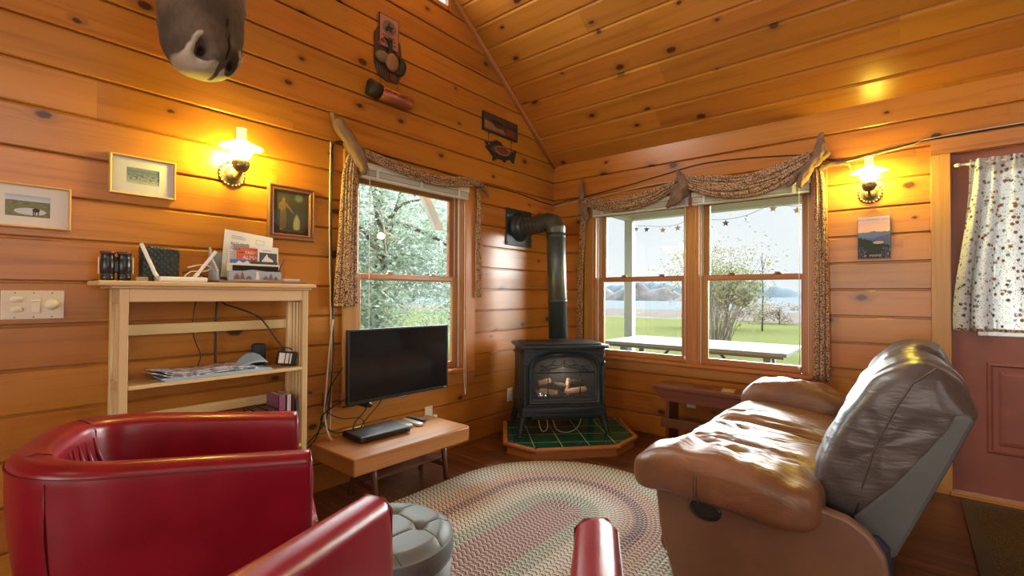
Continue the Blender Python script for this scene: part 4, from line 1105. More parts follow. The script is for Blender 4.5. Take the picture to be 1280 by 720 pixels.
# ------------------------------------------------------------------ switch plate and outlets
sw_ = thing('switch_plate', 'wide ivory switch plate beside the bookcase', 'light switch', (0, -3.630, 1.126))
m = MB(); m.bx(0, .007, -.090, .090, -.057, .057, bev=.003, seg=2); m.build('plate', IVORY, sw_)
for z in (.022, -.018):
    m = MB(); sellip(m, (.008, -.047, z), (.008, .036, .020), (.5, .8), 20, 8); m.build('toggle', plain('ivory_light', (.72, .66, .53), .35) if z > 0 else MATS['ivory_light'], sw_)
    m = MB(); m.bx(.011, .0135, -.052, -.036, z - .004, z + .004, bev=.001); m.build('toggle_lever', IVORY, sw_)
m = MB(); m.bx(.006, .0085, -.016, .022, -.034, .036, bev=.001); m.bx(.0085, .010, -.012, -.006, -.026, .016); m.build('slider_frame', IVORY, sw_)
m = MB(); m.bx(.008, .013, -.006, .018, -.030, .016, bev=.001); m.bx(.008, .016, -.008, .018, .012, .020, bev=.002); m.build('slider', MATS['ivory_light'], sw_)
m = MB(); m.lathe([(0, 0), (.022, 0), (.021, .003), (.015, .005), (.014, .017), (.012, .019), (0, .019)], 28, M=T(.006, .053, .0) @ RY(PI / 2)); m.build('dimmer_knob', MATS['ivory_light'], sw_)
m = MB()
for y in (-.052, 0, .053): m.lathe([(.003, 0), (.002, .002), (0, .002)], 8, M=T(.007, y, .048) @ RY(PI / 2)); m.lathe([(.003, 0), (.002, .002), (0, .002)], 8, M=T(.007, y, -.048) @ RY(PI / 2))
m.build('screw', GREYINK, sw_)
def outlet(label, M, name='outlet'):
    r = thing(name, label, 'outlet', (0, 0, 0)); r.matrix_world = M
    m = MB(); m.bx(0, .005, -.036, .036, -.058, .058, bev=.002, seg=2); m.build('plate', IVORY, r)
    for z in (.022, -.022):
        m = MB(); sellip(m, (.005, 0, z), (.006, .034, .034), (.3, .7), 20, 6)
        for y in (-.006, .007): m.bx(.0075, .0084, y - .0012, y + .0012, z, z + .010, mat=1)
        m.lathe([(.003, 0), (0, .0006)], 8, M=T(.0078, 0, z - .008) @ RY(PI / 2), mat=1)
        m.build('socket', [WHITE, BLACK], r)
    return r
outlet('white outlet low on the gable wall left of the stove', T(0, -.667, .298))
outlet('white outlet with a plug above the coffee table', T(0, -1.585, .298))
outlet('white outlet behind the dark bench', T(1.35, 0, .330) @ RZ(-PI / 2))
m = MB(); m.bx(0, .028, -.018, .018, -.016, .016, bev=.005, seg=2, M=T(.008, -1.545, .275)); m.tube([(.03, -1.545, .275), (.045, -1.535, .26), (.03, -1.50, .24)], .004, 7)
tag(m.build('plug_adapter', WHITE), 'small white plug adapter in the outlet above the coffee table', 'plug')

# ------------------------------------------------------------------ tin signs high on the gable wall
SIGNR = plain('sign_red', (.16, .022, .018), .6); SIGNB = plain('sign_brown', (.060, .024, .014), .6); SIGNP = plain('sign_pink', (.34, .15, .11), .6)
SIGND = plain('sign_dark', (.014, .011, .010), .6); SIGNT = plain('sign_tan', (.24, .11, .05), .6); SIGNG = plain('sign_grey', (.14, .095, .08), .6); COPPER = plain('copper', (.32, .10, .045), .4, .5)
hs_ = thing('hunting_sign', 'painted duck hunting sign with a hanging shell above the tall window', 'sign', (0, -1.968, 2.80))
def ply(name, P, mt, x0, x1, par=hs_): m = MB(); m.prism(P, x0, x1, 'yz', bev=min(.002, (x1 - x0) * .3)); return m.build(name, mt, par)
ply('back_board', [(-.105, -.10), (-.07, -.175), (.0, -.195), (.085, -.185), (.11, -.12), (.115, .0), (.10, .10), (.06, .12), (-.075, .15), (-.105, .10)], SIGNB, .0, .012)
ply('card', [(-.075, .02), (.085, .02), (.085, .245), (-.075, .245)], SIGND, .010, .016); ply('card_face', [(-.068, .03), (.078, .03), (.078, .238), (-.068, .238)], SIGNP, .016, .018)
m = MB(); m.prism([(.005 + .052 * math.cos(2 * PI * i / 24), .165 + .05 * math.sin(2 * PI * i / 24)) for i in range(24)], .018, .0195, 'yz'); m.build('emblem_disc', SIGNG, hs_)
m = MB(); m.prism([(-.03, .15), (-.01, .175), (.0, .20), (.012, .175), (.04, .18), (.022, .155), (.03, .135), (.0, .145), (-.02, .13)], .0195, .021, 'yz'); m.build('emblem_bird', SIGND, hs_)
m = MB(); rr_ = random.Random(3)
for row, z in ((0, .098), (1, .075), (2, .052)):
    y = -.045
    while y < .05: w_ = rr_.uniform(.008, .016); m.bx(.018, .0192, y, y + w_, z, z + .010); y += w_ + .005
m.build('faded_lettering', SIGNR, hs_)
for z, a in ((.235, 0), (.035, 0)):
    pass
m = MB(); sellip(m, (.03, -.055, -.055), (.05, .11, .075), (1, 1), 24, 14); m.build('duck_body', SIGNG, hs_)
m = MB(); sellip(m, (.045, .01, -.075), (.06, .10, .12), (1, 1), 24, 14); m.build('duck_breast', SIGNT, hs_)
m = MB(); m.tube(spline([(.03, .0, -.03), (.03, .008, .03), (.034, .0, .062)], 5), [.016] * 5 + [.014] * 5 + [.019], 12); sellip(m, (.036, -.004, .07), (.034, .046, .034), (1, 1), 16, 10); m.tube([(.036, -.024, .07), (.036, -.048, .078)], [.008, .004], 8); m.build('duck_head', SIGND, hs_)
m = MB(); m.tube(spline([(.02, .05, -.13), (.02, .10, -.10), (.02, .115, -.04), (.02, .09, .0)], 5), [.006 + .024 * math.sin(PI * i / 15) for i in range(16)], 12, flat=.6); m.build('duck_wing', SIGND, hs_)
for k, (y, z) in enumerate(((-.075, .035), (.072, .015), (-.05, .06), (.02, -.15), (.045, -.145), (.03, -.17))):
    m = MB(); P = [(y + .018 * (1 if i % 2 == 0 else .6) * math.cos(2 * PI * i / 10), z + .018 * (1 if i % 2 == 0 else .6) * math.sin(2 * PI * i / 10)) for i in range(10)]; m.prism(P, .012, .020, 'yz'); m.build('red_leaf', SIGNR, hs_)
m = MB()
for i in range(7): y = -.09 + .02 * i; m.tube([(.016, y, -.10 - .008 * i), (.016, y + .012, -.165)], .0025, 5)
m.build('painted_reeds', SIGNG, hs_)
m = MB(); m.tube([(.03, -.16, -.285), (.03, -.08, -.30)], .052, 24); m.build('shell_head', SIGND, hs_)
m = MB(); m.tube([(.03, -.085, -.30), (.03, .155, -.302), (.03, .175, -.302), (.03, .18, -.302)], [.048, .048, .044, .036], 24); m.build('shell_body', COPPER, hs_)
m = MB(); y = -.05
while y < .12: w_ = rr_.uniform(.008, .014); m.box((.078, y, -.292), (.002, w_, .018)); y += w_ + .006
m.build('faded_lettering', SIGNR, hs_)
m = MB(); m.tube([(.012, -.065, -.175), (.03, -.065, -.25)], .0018, 5); m.tube([(.012, .075, -.185), (.03, .075, -.255)], .0018, 5); m.build('hanging_wire', BLACK, hs_)

ls = thing('lodge_sign', 'dark rectangular lodge sign above a carved fish', 'sign', (0, -.815, 2.613))
def ply2(name, P, mt, x0, x1, par): m = MB(); m.prism(P, x0, x1, 'yz', bev=min(.0015, (x1 - x0) * .3)); return m.build(name, mt, par)
ply2('board', [(-.225, -.078), (.225, -.078), (.225, .078), (-.225, .078)], SIGND, 0, .016, ls); ply2('face', [(-.215, -.068), (.215, -.068), (.215, .068), (-.215, .068)], SIGNB, .016, .0175, ls)
m = MB(); 
for i in range(14):
    y = -.12 + .0235 * i; hh = rr_.uniform(.012, .026)
    if i not in (6, 7): m.tube(spline([(.019, y, .02 - hh * .6), (.019, y + .008, .02 + hh * .5), (.019, y + .016, .02 - hh * .5)], 3), .0035, 5)
m.build('painted_script', SIGND, ls)
ply2('painted_shore', [(-.21, -.06), (.06, -.06), (.02, -.02), (-.06, -.03), (-.12, .0), (-.21, .01)], SIGNT, .0175, .0185, ls)
ply2('painted_cabin', [(.06, -.055), (.17, -.055), (.17, -.015), (.115, .012), (.06, -.015)], SIGNR, .0175, .019, ls)
fs_ = thing('fish_sign', 'carved wooden fish hanging below the dark lodge sign', 'sign', (0, -.805, 2.405))
FISH = [(-.205, .035), (-.15, .05), (-.11, .062), (-.06, .085), (-.01, .075), (.03, .045), (.09, .02), (.13, .02), (.20, .055), (.19, .005), (.165, -.07), (.12, -.045), (.08, -.05), (.05, -.085), (.02, -.07), (-.04, -.065), (-.08, -.095), (-.11, -.10), (-.10, -.06), (-.14, -.035), (-.20, .005), (-.16, .015)]
ply2('fish_body', FISH, SIGND, 0, .014, fs_)
m = MB(); sellip(m, (.016, -.01, .0), (.022, .26, .085), (1, 1), 30, 14); m.build('fish_flank', SIGNB, fs_)
m = MB(); m.tube([(.028, -.01 + .085 * math.cos(2 * PI * i / 28), -.002 + .034 * math.sin(2 * PI * i / 28)) for i in range(29)], .007, 8); m.build('oval_border', SIGNT, fs_)
m = MB(); m.prism([(-.01 + .07 * math.cos(2 * PI * i / 24), -.002 + .022 * math.sin(2 * PI * i / 24)) for i in range(24)], .024, .030, 'yz'); m.build('oval_badge', SIGNR, fs_)
m = MB(); m.lathe([(.010, 0), (.006, .004), (0, .005)], 12, M=T(.014, -.165, .03) @ RY(PI / 2)); m.build('eye', SIGNT, fs_)
m = MB()
for y in (-.16, .135): m.tube([(.008, y, .055 if y < 0 else .03), (.008, y, .135)], .002, 5); m.lathe([(0, -.008), (.008, 0), (0, .008)], 8, M=T(.010, y, .115))
m.build('hanging_wire', BLACK, fs_)
# ------------------------------------------------------------------ scarf valances, driftwood, blinds
CLOTH = printed('brown_print_cloth', (.46, .32, .20), ((.17, .062, .032), (.29, .155, .08), (.05, .032, .026)), 170, (.45, .62, .84))
def scarf_len(mb, P, W, D, folds=5, seedv=0):
    """gathered cloth: lengthwise rolls of fabric lying side by side along the points P; W, D are the half extents of the bundle"""
    P = [Vector(p) for p in P]; n = len(P); fr = []
    for i in range(n):
        t = (P[min(i + 1, n - 1)] - P[max(i - 1, 0)]).normalized(); a = OUTN; a = (a - t * a.dot(t)).normalized(); fr.append((a, t.cross(a)))
    K = folds; rr_ = random.Random(int(seedv * 10) + 1); ph = [rr_.uniform(0, 6.28) for _ in range(K)]; dz = [rr_.uniform(-.25, .35) for _ in range(K)]
    base = 0
    for k in range(-1, K):
        vs = []; nth = 12
        for i in range(n):
            a, b = fr[i]
            if k < 0: o, d, rw, rd = 0, -.25, W[i] * .92, D[i] * .6          # the body of cloth behind the rolls
            else:
                o = (k / (K - 1) - .5) * 2 * W[i] * .88 + W[i] * .10 * math.sin(i * .22 + ph[k]); d = .30 * math.sqrt(max(0, 1 - (2 * k / (K - 1) - 1) ** 2)) + dz[k] * .6
                rw = W[i] * 1.30 / K * (1 + .25 * math.sin(i * .31 + ph[k] * 2)); rd = max(rw * .9, D[i] * .42)
            for j in range(nth):
                th = 2 * PI * j / nth; vs.append(P[i] + b * (o + rw * math.cos(th)) + a * (d * D[i] + rd * math.sin(th)))
        fs = [[i * nth + j, i * nth + (j + 1) % nth, (i + 1) * nth + (j + 1) % nth, (i + 1) * nth + j] for i in range(n - 1) for j in range(nth)]
        fs += [list(range(nth))[::-1], [(n - 1) * nth + j for j in range(nth)]]
        mb.add(vs, fs, smooth=True)
def swag(mb, a, b, sag, w0, w1, d, folds=6, seedv=0, n=34):
    a, b = Vector(a), Vector(b); P = []; W = []; D = []
    for i in range(n):
        t = i / (n - 1); p = a.lerp(b, t); p.z -= sag * 4 * t * (1 - t); P.append(p)
        k = math.sin(PI * t) ** .8; W.append(lerp(w0, w1, k)); D.append(d * (.7 + .3 * k))
    scarf_len(mb, P, W, D, folds, seedv)
def tail(mb, P, W, D, folds=5, seedv=0): 
    Q = spline(P, 6); n = len(Q)
    def at(L, t): k = t * (len(L) - 1); i = min(int(k), len(L) - 2); return lerp(L[i], L[i + 1], k - i)
    scarf_len(mb, Q, [at(W, i / (n - 1)) for i in range(n)], [at(D, i / (n - 1)) for i in range(n)], folds, seedv)
def drift(P, R, label, seed, forks=()):
    m = MB()
    def one(P, R, sd):
        Q = spline(P, 10); n = len(Q)
        for q_ in range(1, n - 1): Q[q_] = Q[q_] + noise.noise_vector(Q[q_] * 22 + Vector((sd, 0, 0))) * .008
        def at(t): k = t * (len(R) - 1); i = min(int(k), len(R) - 2); return lerp(R[i], R[i + 1], k - i)
        rad = [(lambda th, i=i: max(.002, at(i / (n - 1)) * (1 + .42 * noise.noise(Vector((math.cos(th) * 1.4 + sd, math.sin(th) * 1.4, i * .25))) + .22 * noise.noise(Vector((math.cos(th) * 4.5 + sd, math.sin(th) * 4.5, i * .3)))))) for i in range(n)]
        m.tube(Q, rad, 22, r=.3)
    one(P, R, seed)
    for k, (p, r) in enumerate(forks): one(p, r, seed + 3 + k)
    return tag(m.build('driftwood', DRIFT), label, 'driftwood', 'driftwood curtain holders')
# tall window
OUTN = V(1, 0, 0)
m = MB()
swag(m, (.098, -2.235, 2.065), (.098, -1.16, 2.05), .06, .020, .034, .030, 6, 1)
swag(m, (.098, -1.56, 2.0), (.095, -1.12, 2.05), -.012, .014, .030, .026, 5, 2, 16)
tail(m, [(.05, -2.245, 2.05), (.055, -2.27, 1.9), (.05, -2.275, 1.5), (.045, -2.285, 1.13), (.045, -2.285, 1.115)], [.024, .046, .052, .068, .064], [.026, .030, .028, .026, .022], 6, 2)
tail(m, [(.05, -1.135, 2.02), (.05, -1.118, 1.9), (.045, -1.113, 1.5), (.045, -1.11, 1.15)], [.013, .016, .020, .024], [.014, .016, .016, .014], 4, 4)
tag(m.build('scarf_valance', CLOTH), 'brown print scarf valance swagged over the tall window', 'valance')
drift([(.03, -2.385, 2.265), (.05, -2.345, 2.20), (.075, -2.27, 2.09), (.085, -2.205, 1.97), (.08, -2.175, 1.925)], [.006, .034, .046, .032, .008], 'driftwood plank holding the scarf at the left top of the tall window', 1)
drift([(.045, -1.155, 2.05), (.06, -1.10, 2.035), (.065, -1.05, 2.005), (.06, -1.018, 1.965)], [.006, .022, .014, .003], 'small driftwood twig at the right top of the tall window', 5, [([(.06, -1.08, 2.03), (.06, -1.025, 2.022)], [.012, .004])])
# wide window
OUTN = V(0, -1, 0)
m = MB()
swag(m, (.40, -.098, 2.045), (1.27, -.10, 2.085), .105, .026, .058, .036, 6, 3)
swag(m, (1.32, -.10, 2.095), (2.19, -.10, 2.125), .125, .036, .086, .040, 7, 6)
tail(m, [(.385, -.05, 2.0), (.365, -.05, 1.85), (.335, -.045, 1.4), (.33, -.045, .70)], [.016, .022, .026, .028], [.018, .020, .020, .018], 4, 8)
tail(m, [(2.215, -.05, 2.06), (2.232, -.05, 1.9), (2.235, -.048, 1.3), (2.236, -.045, .60)], [.020, .032, .036, .040], [.022, .026, .024, .020], 5, 5)
tag(m.build('scarf_valance', CLOTH), 'brown print scarf valance in two swags over the wide window', 'valance')
drift([(.325, -.04, 2.27), (.352, -.055, 2.18), (.365, -.07, 2.06), (.40, -.085, 1.94), (.425, -.08, 1.855)], [.004, .020, .030, .038, .010], 'driftwood spur at the left end of the wide window valance', 8, [([(.37, -.08, 2.02), (.345, -.09, 1.90)], [.022, .008]), ([(.395, -.08, 1.97), (.44, -.08, 1.93)], [.022, .006])])
drift([(1.245, -.05, 2.20), (1.29, -.08, 2.13), (1.325, -.10, 2.055), (1.28, -.11, 1.97), (1.19, -.11, 1.885)], [.005, .026, .050, .052, .012], 'broad driftwood piece between the two swags of the wide window', 11, [([(1.30, -.10, 2.05), (1.12, -.09, 1.985)], [.03, .006])])
drift([(2.243, -.05, 2.275), (2.235, -.07, 2.19), (2.225, -.09, 2.12), (2.165, -.105, 2.02), (2.115, -.10, 1.925)], [.016, .026, .040, .030, .020], 'forked driftwood branch at the right end of the wide window valance', 14, [([(2.21, -.09, 2.10), (2.13, -.10, 2.03), (2.045, -.095, 1.945)], [.030, .026, .012]), ([(2.25, -.07, 2.20), (2.268, -.07, 2.13), (2.235, -.08, 2.09)], [.018, .022, .016]), ([(2.235, -.06, 2.045), (2.31, -.055, 2.058), (2.385, -.05, 2.048), (2.405, -.045, 2.005)], [.022, .018, .012, .003])])
def blind(name, label, M, w, drop, wand):
    r = thing(name, label, 'blind', (0, 0, 0), 0, 'raised window blinds'); r.matrix_world = M
    m = MB(); m.bx(0, w, -.055, -.012, -.030, .012, bev=.004); m.build('headrail', OFFW, r)
    m = MB()
    n = int(drop / .0042)
    for i in range(n): m.bx(.006, w - .006, -.050 + .001 * (i % 2), -.020, -.034 - .0042 * i - .0028, -.034 - .0042 * i)
    m.build('slats', OFFW, r)
    m = MB(); m.bx(.004, w - .004, -.054, -.016, -.034 - drop - .016, -.034 - drop, bev=.004); m.build('bottom_rail', OFFW, r)
    for f in (.12, .5, .88):
        m = MB(); m.bx(w * f - .011, w * f + .011, -.0575, -.055, -.034 - drop - .014, -.005, bev=.001); m.build('ladder_tape', OFFW, r)
    m = MB(); x = w * wand; m.tube([(x, -.056, -.02), (x, -.058, -1.30)], .0022, 6); m.lathe([(0, 0), (.006, .004), (.008, .022), (.003, .030), (0, .03)], 10, M=T(x, -.058, -1.325)); m.build('cord', WHITE, r)
    return r
blind('window_blind', 'off-white blind raised to the top of the tall window', T(0, -2.185, 2.0) @ MA, .955, .036, .06)
blind('window_blind', 'off-white blind raised over the left half of the wide window', T(.46, 0, 1.985), .885, .045, .97)
blind('window_blind', 'off-white blind raised over the right half of the wide window', T(1.365, 0, 1.985), .81, .045, .92)
cable([(.03, -1.26, 1.9), (.035, -1.262, 1.4), (.035, -1.262, .9), (.04, -1.265, .55), (.045, -1.255, .40), (.04, -1.245, .55), (.035, -1.255, .9)], .0022, WHITE, 'white blind cord looped at the right side of the tall window', 'blind_cord')

# ------------------------------------------------------------------ door curtain
DCL = printed('wildlife_print_cloth', (.76, .78, .78), ((.32, .18, .10), (.13, .10, .08), (.20, .27, .27)), 120, (.2, .62, .82), transl=.5, sparse=True)
cr = thing('door_curtain', 'gathered wildlife-print curtain on a rod over the door window', 'curtain', (2.965, -.055, 1.948))
m = MB(); m.tube([(-.035, .005, 0), (.77, .005, 0)], .007, 12); m.lathe([(.006, 0), (.013, .008), (.011, .022), (.004, .03), (0, .03)], 16, M=T(-.035, .005, 0) @ RY(-PI / 2)); m.build('rod', IVORY, cr)
def dc(u, v):
    x = lerp(.0, .74, u); z = lerp(.022, -.968, v)
    fl = sstep(.05, 1, v); x = lerp(x, -.075 + u * .83, fl) 
    amp = lerp(.010, .026, fl) * lerp(1.25, .6, sstep(.2, .45, u))
    f = 9 + 0 * u
    ph = 2 * PI * (f * u + .35 * math.sin(u * 9) + .25 * math.sin(v * 2 + u * 5))
    gather = (1 - sstep(0, .10, v)) * .006 * math.sin(2 * PI * 26 * u)
    return (x + .010 * math.cos(ph) * fl, -.006 + amp * math.sin(ph) - gather - .004 * fl, z)
m = MB(); m.grid(dc, 240, 50); cu = m.build('cloth', DCL, cr)
so = cu.modifiers.new('solid', 'SOLIDIFY'); so.thickness = .0016
m = MB(); m.grid(lambda u, v: (lambda p: (p[0], p[1] - .003, lerp(-.952, -.969, v)))(dc(u, lerp(.985, 1, v))), 240, 3); m.build('hem', CLOTH, cr)

# ------------------------------------------------------------------ wires along the walls
cable([(.004, -2.36, 2.02), (.004, -2.34, 2.10), (.006, -2.25, 2.115), (.008, -1.9, 2.10), (.008, -1.5, 2.095), (.008, -1.12, 2.085), (.006, -.6, 2.085), (.006, -.25, 2.062), (.006, -.01, 2.058)], .0045, CABLE, 'black wire running along the gable wall above the tall window')
cable([(.01, -.006, 2.058), (.12, -.006, 2.085), (.35, -.006, 2.10), (.8, -.006, 2.145), (1.1, -.006, 2.185), (1.5, -.006, 2.225), (2.1, -.006, 2.17), (2.35, -.006, 2.085), (2.6, -.006, 2.115), (2.83, -.006, 2.137), (3.5, -.024, 2.14), (4.2, -.006, 2.14)], .0042, CABLE, 'black wire along the wall from the corner to the door top')
cable([(.01, -.006, 2.045), (.15, -.006, 2.055), (.33, -.006, 2.065), (1.2, -.006, 2.12), (2.1, -.006, 2.05), (2.4, -.007, 2.075), (2.7, -.007, 2.118), (2.85, -.007, 2.145), (3.6, -.024, 2.15)], .003, WCABLE, 'thin pale wire beside the black wire on the right wall')
cable([(.006, -2.37, 2.10), (.006, -2.372, 1.6), (.006, -2.36, 1.1), (.01, -2.35, .8), (.02, -2.36, .52), (.03, -2.37, .36)], .004, WCABLE, 'pale wire dropping beside the tall window curtain')
cable([(.006, -2.355, 2.02), (.006, -2.36, 1.5), (.012, -2.345, .95), (.02, -2.36, .62), (.03, -2.40, .42), (.02, -2.52, .30), (.015, -2.62, .30)], .004, CABLE, 'black cable from the valance down behind the television')

# ------------------------------------------------------------------ moose head above the sconce
mo = thing('moose_head_mount', 'mounted moose head, its grey brown muzzle hanging above the sconce', 'mounted animal head', (0, -3.225, 2.935))
m = MB(); m.prism([(.30 * math.cos(2 * PI * i / 32), .05 + .38 * math.sin(2 * PI * i / 32)) for i in range(32)], .001, .025, 'yz', bev=.006); m.build('plaque', DARKW, mo)
def fur_mat():
    t = NT('moose_fur'); o = t.obj(); a = t.n('Attribute', attribute_name='fur'); f = t.noise(o, 9, 4, .6)
    mp = t.n('Mapping'); t.set(mp.inputs[0], o); mp.inputs['Scale'].default_value = (120, 120, 40); h = t.noise(mp.outputs[0], 1.0, 3, .6)
    c = t.mix(t.smooth(f, .3, .7), (.085, .062, .045), (.17, .125, .09)); c = t.mix(t.math('MULTIPLY', h, .5), c, (.05, .038, .03))
    c = t.mix(t.smooth(a.outputs['Fac'], .45, .75), c, (.48, .42, .33)); c = t.mix(t.smooth(a.outputs['Fac'], -.3, -.7), c, (.025, .018, .015))
    t.pb(c, .85, spec=.15, normal=t.bump(h, .5, .006)); return t.m
# spine from the neck at the wall out to the nose; sections are ellipses (half width across y, half height across the spine)
AX = [((.02, 0, .05), .22, .32), ((.16, 0, .10), .19, .26), ((.30, 0, .14), .155, .20), ((.42, 0, .10), .135, .165), ((.50, 0, -.02), .125, .145), ((.545, 0, -.18), .122, .130), ((.565, 0, -.36), .130, .128), ((.575, 0, -.52), .138, .140), ((.58, 0, -.64), .142, .142), ((.58, 0, -.74), .140, .140), ((.575, 0, -.82), .126, .128), ((.57, 0, -.875), .104, .105), ((.568, 0, -.905), .068, .070), ((.567, 0, -.915), .02, .02)]
AX = [((a[0] + 0, a[1], a[2]), b, c) for a, b, c in AX]
cs = spline([a[0] for a in AX], 8); nW = len(cs)
def at2(k, t): q = t * (len(AX) - 1); i = min(int(q), len(AX) - 2); return lerp(AX[i][k], AX[i + 1][k], q - i)
vs = []; fur = []; n = 64
for i, p in enumerate(cs):
    t = i / (nW - 1); tg = (cs[min(i + 1, nW - 1)] - cs[max(i - 1, 0)]).normalized(); e1 = V(0, 1, 0); e2 = tg.cross(e1) * -1   # e2 points away from the wall on the muzzle
    if e2.x < 0 and i > nW * .3: e2 = -e2
    for j in range(n):
        th = 2 * PI * j / n; cy, cz = math.cos(th), math.sin(th)
        w, h = at2(1, t), at2(2, t)
        q = p + e1 * (w * sgnpow(cy, .9)) + e2 * (h * sgnpow(cz, .85)); val = 0.0
        z = q.z
        # nostrils on the front of the nose, low down, one to each side
        for sy, cc, zz in ((-1, -.030, -.852), (1, .078, -.862)):
            if cz > -.1:
                d = math.hypot((q.y - cc) / .036, (q.z - zz) / .046) + .25 * noise.noise(q * 40)
                q -= e2 * (.055 * math.exp(-(d / .60) ** 2)); q += e2 * (.014 * math.exp(-((d - 1.15) / .33) ** 2))
                val += 1.1 * math.exp(-((d - 1.0) / .42) ** 2) * sstep(.02, -.03, (q.y - cc) * (1 if sy < 0 else -1)) - 1.3 * math.exp(-(((q.y - cc) / .020) ** 2 + ((q.z - zz + .004) / .026) ** 2))
        if cz > 0 and q.z < -.66:      # crease down the middle of the lip
            d = (q.y - .034 - .02 * math.sin((q.z + .9) * 14)) / .006
            q -= e2 * .016 * math.exp(-d * d) * sstep(-.66, -.72, q.z); val -= .9 * math.exp(-d * d) * sstep(-.66, -.74, q.z)
        val += .85 * sstep(-.835, -.905, z)
        q += (e1 * cy + e2 * cz) * (.010 * noise.noise(q * 9) + .004 * noise.noise(q * 26)); vs.append(q); fur.append(val)
fs = [[i * n + j, i * n + (j + 1) % n, (i + 1) * n + (j + 1) % n, (i + 1) * n + j] for i in range(nW - 1) for j in range(n)] + [list(range(n))[::-1], [(nW - 1) * n + j for j in range(n)]]
m = MB(); m.add(vs, fs, smooth=True)
# the head itself: one body
body = m.build('head', fur_mat(), mo, attr=fur)
for s in (-1, 1):
    m = MB()
    def ear(u, v):
        a = 2 * PI * u; r = .055 * math.sin(PI * min(1, v * .9 + .1)) ** .8
        return (.26 + .02 * v + (.3 if False else 0) + r * math.cos(a) * .45, s * (.13 + .22 * v), .30 + .10 * v + r * math.sin(a))
    m.grid(ear, 20, 12, closeu=True); e = m.build('ear', MATS['moose_fur'], mo)
    m = MB(); sellip(m, (.47, s * .118, .08), (.035, .03, .035), (1, 1), 14, 10); m.build('eye', SCREEN, mo)

# ------------------------------------------------------------------ things on top of the bookcase
TOP = 1.2262
bn = thing('binoculars', 'black binoculars standing upright at the left end of the bookcase', 'binoculars', (.135, -3.398, TOP), math.radians(-4))
for y in (-.027, .027):
    m = MB(); m.lathe([(.021, 0), (.0235, .004), (.0235, .022), (.021, .026), (.024, .03), (.024, .085), (.022, .09), (.0225, .112), (.025, .116), (.025, .121), (.019, .122), (.018, .117), (0, .116)], 28, M=T(0, y, 0)); b = m.build('barrel', BLACK, bn)
    m = MB(); m.lathe([(.0245, .112), (.0258, .115), (.0258, .122), (.022, .1235), (.020, .121)], 28, M=T(0, y, 0)); m.build('eyecup', plain('red_rubber', (.13, .03, .022), .5) if 'red_rubber' not in MATS else MATS['red_rubber'], b)
m = MB(); m.bx(-.008, .010, -.014, .014, .035, .085, bev=.004); m.lathe([(.010, .078), (.010, .1), (0, .1)], 16); m.build('hinge', BLACK, bn)
for y in (-.055, .055): 
    m = MB(); m.bx(-.006, .006, y - .0025, y + .0025, .028, .10, bev=.002); m.build('side_strip', IVORY, bn)
mdm = thing('modem', 'dark blue diamond-quilted modem box behind the white router', 'modem', (.085, -3.236, TOP), math.radians(6))
def quiltbox():
    t = NT('quilted_navy'); u, v = t.uv(); a = t.math('ABSOLUTE', t.math('SUBTRACT', t.math('FRACT', t.math('MULTIPLY', t.math('ADD', u, v), 38)), .5)); b = t.math('ABSOLUTE', t.math('SUBTRACT', t.math('FRACT', t.math('MULTIPLY', t.math('SUBTRACT', u, v), 38)), .5))
    h = t.math('MAXIMUM', a, b); c = t.mix(t.smooth(h, .40, .5), (.020, .040, .062), (.005, .010, .017)); t.pb(c, .35, normal=t.bump(t.math('SUBTRACT', 1.0, h), .9, .012)); return t.m
m = MB(); m.prism([(-.074, .0), (.074, .0), (.076, .140), (.068, .150), (-.062, .160), (-.074, .154)], -.018, .018, 'yz', bev=.006, seg=2); m.build('case', quiltbox(), mdm)
ro = thing('router', 'flat white router with two raised antennas on the bookcase', 'router', (.165, -3.172, TOP), math.radians(0))
m = MB(); m.bx(-.045, .045, -.092, .092, 0, .022, bev=.006, seg=2); m.bx(.0455, .0465, -.08, .06, .008, .014); m.build('case', WHITE, ro)
for (y, dy) in ((-.088, -.050), (.052, .085)):
    m = MB(); m.tube([(-.01, y, .022), (-.012, y + dy * .2, .040)], .008, 12); M_ = T(-.012, y + dy * .15, .036) @ RX(-math.atan2(dy, .125)); m.bx(-.004, .004, -.0075, .0075, 0, .138, bev=.003, M=M_); m.build('antenna', WHITE, ro)
cable([(.10, -3.13, TOP + .07), (.09, -3.07, TOP + .085), (.10, -3.03, TOP + .075), (.11, -3.06, TOP + .055), (.11, -3.12, TOP + .05), (.11, -3.15, TOP + .02)], .003, WHITE, 'white cable looping behind the router')
cable([(.10, -3.15, TOP + .045), (.09, -3.10, TOP + .05), (.10, -3.06, TOP + .03), (.11, -3.05, TOP + .005)], .004, CABLE, 'black cable behind the router')
lt = thing('letter_holder', 'painted letter rack with a lighthouse on the bookcase', 'letter rack', (.13, -2.875, TOP))
RACKP = plain('rack_blue', (.33, .37, .42), .6); RACKB = plain('rack_brown', (.19, .115, .09), .6)
m = MB(); m.bx(-.075, .095, -.165, .262, 0, .012, bev=.003); m.build('base', RACKB, lt)
m = MB(); m.bx(.050, .058, -.112, .137, .012, .060, bev=.001); m.prism([(-.06, .058), (0, .068), (.09, .056), (.137, .048), (.137, .03), (-.112, .03), (-.112, .058)], .0495, .0585, 'yz'); m.build('front_panel', RACKP, lt)
m = MB(); m.bx(-.07, -.062, -.15, .137, .012, .150); m.build('back_panel', RACKP, lt)
m = MB(); m.prism([(-.07, .012), (.05, .012), (.05, .055), (-.03, .12), (-.062, .175), (-.07, .175)], -.158, -.150, 'xz'); m.build('end_panel', RACKP, lt)
m = MB(); m.prism([(-.07, .012), (.05, .012), (.05, .05), (-.062, .12), (-.07, .12)], .137, .143, 'xz'); m.build('end_panel', RACKP, lt)
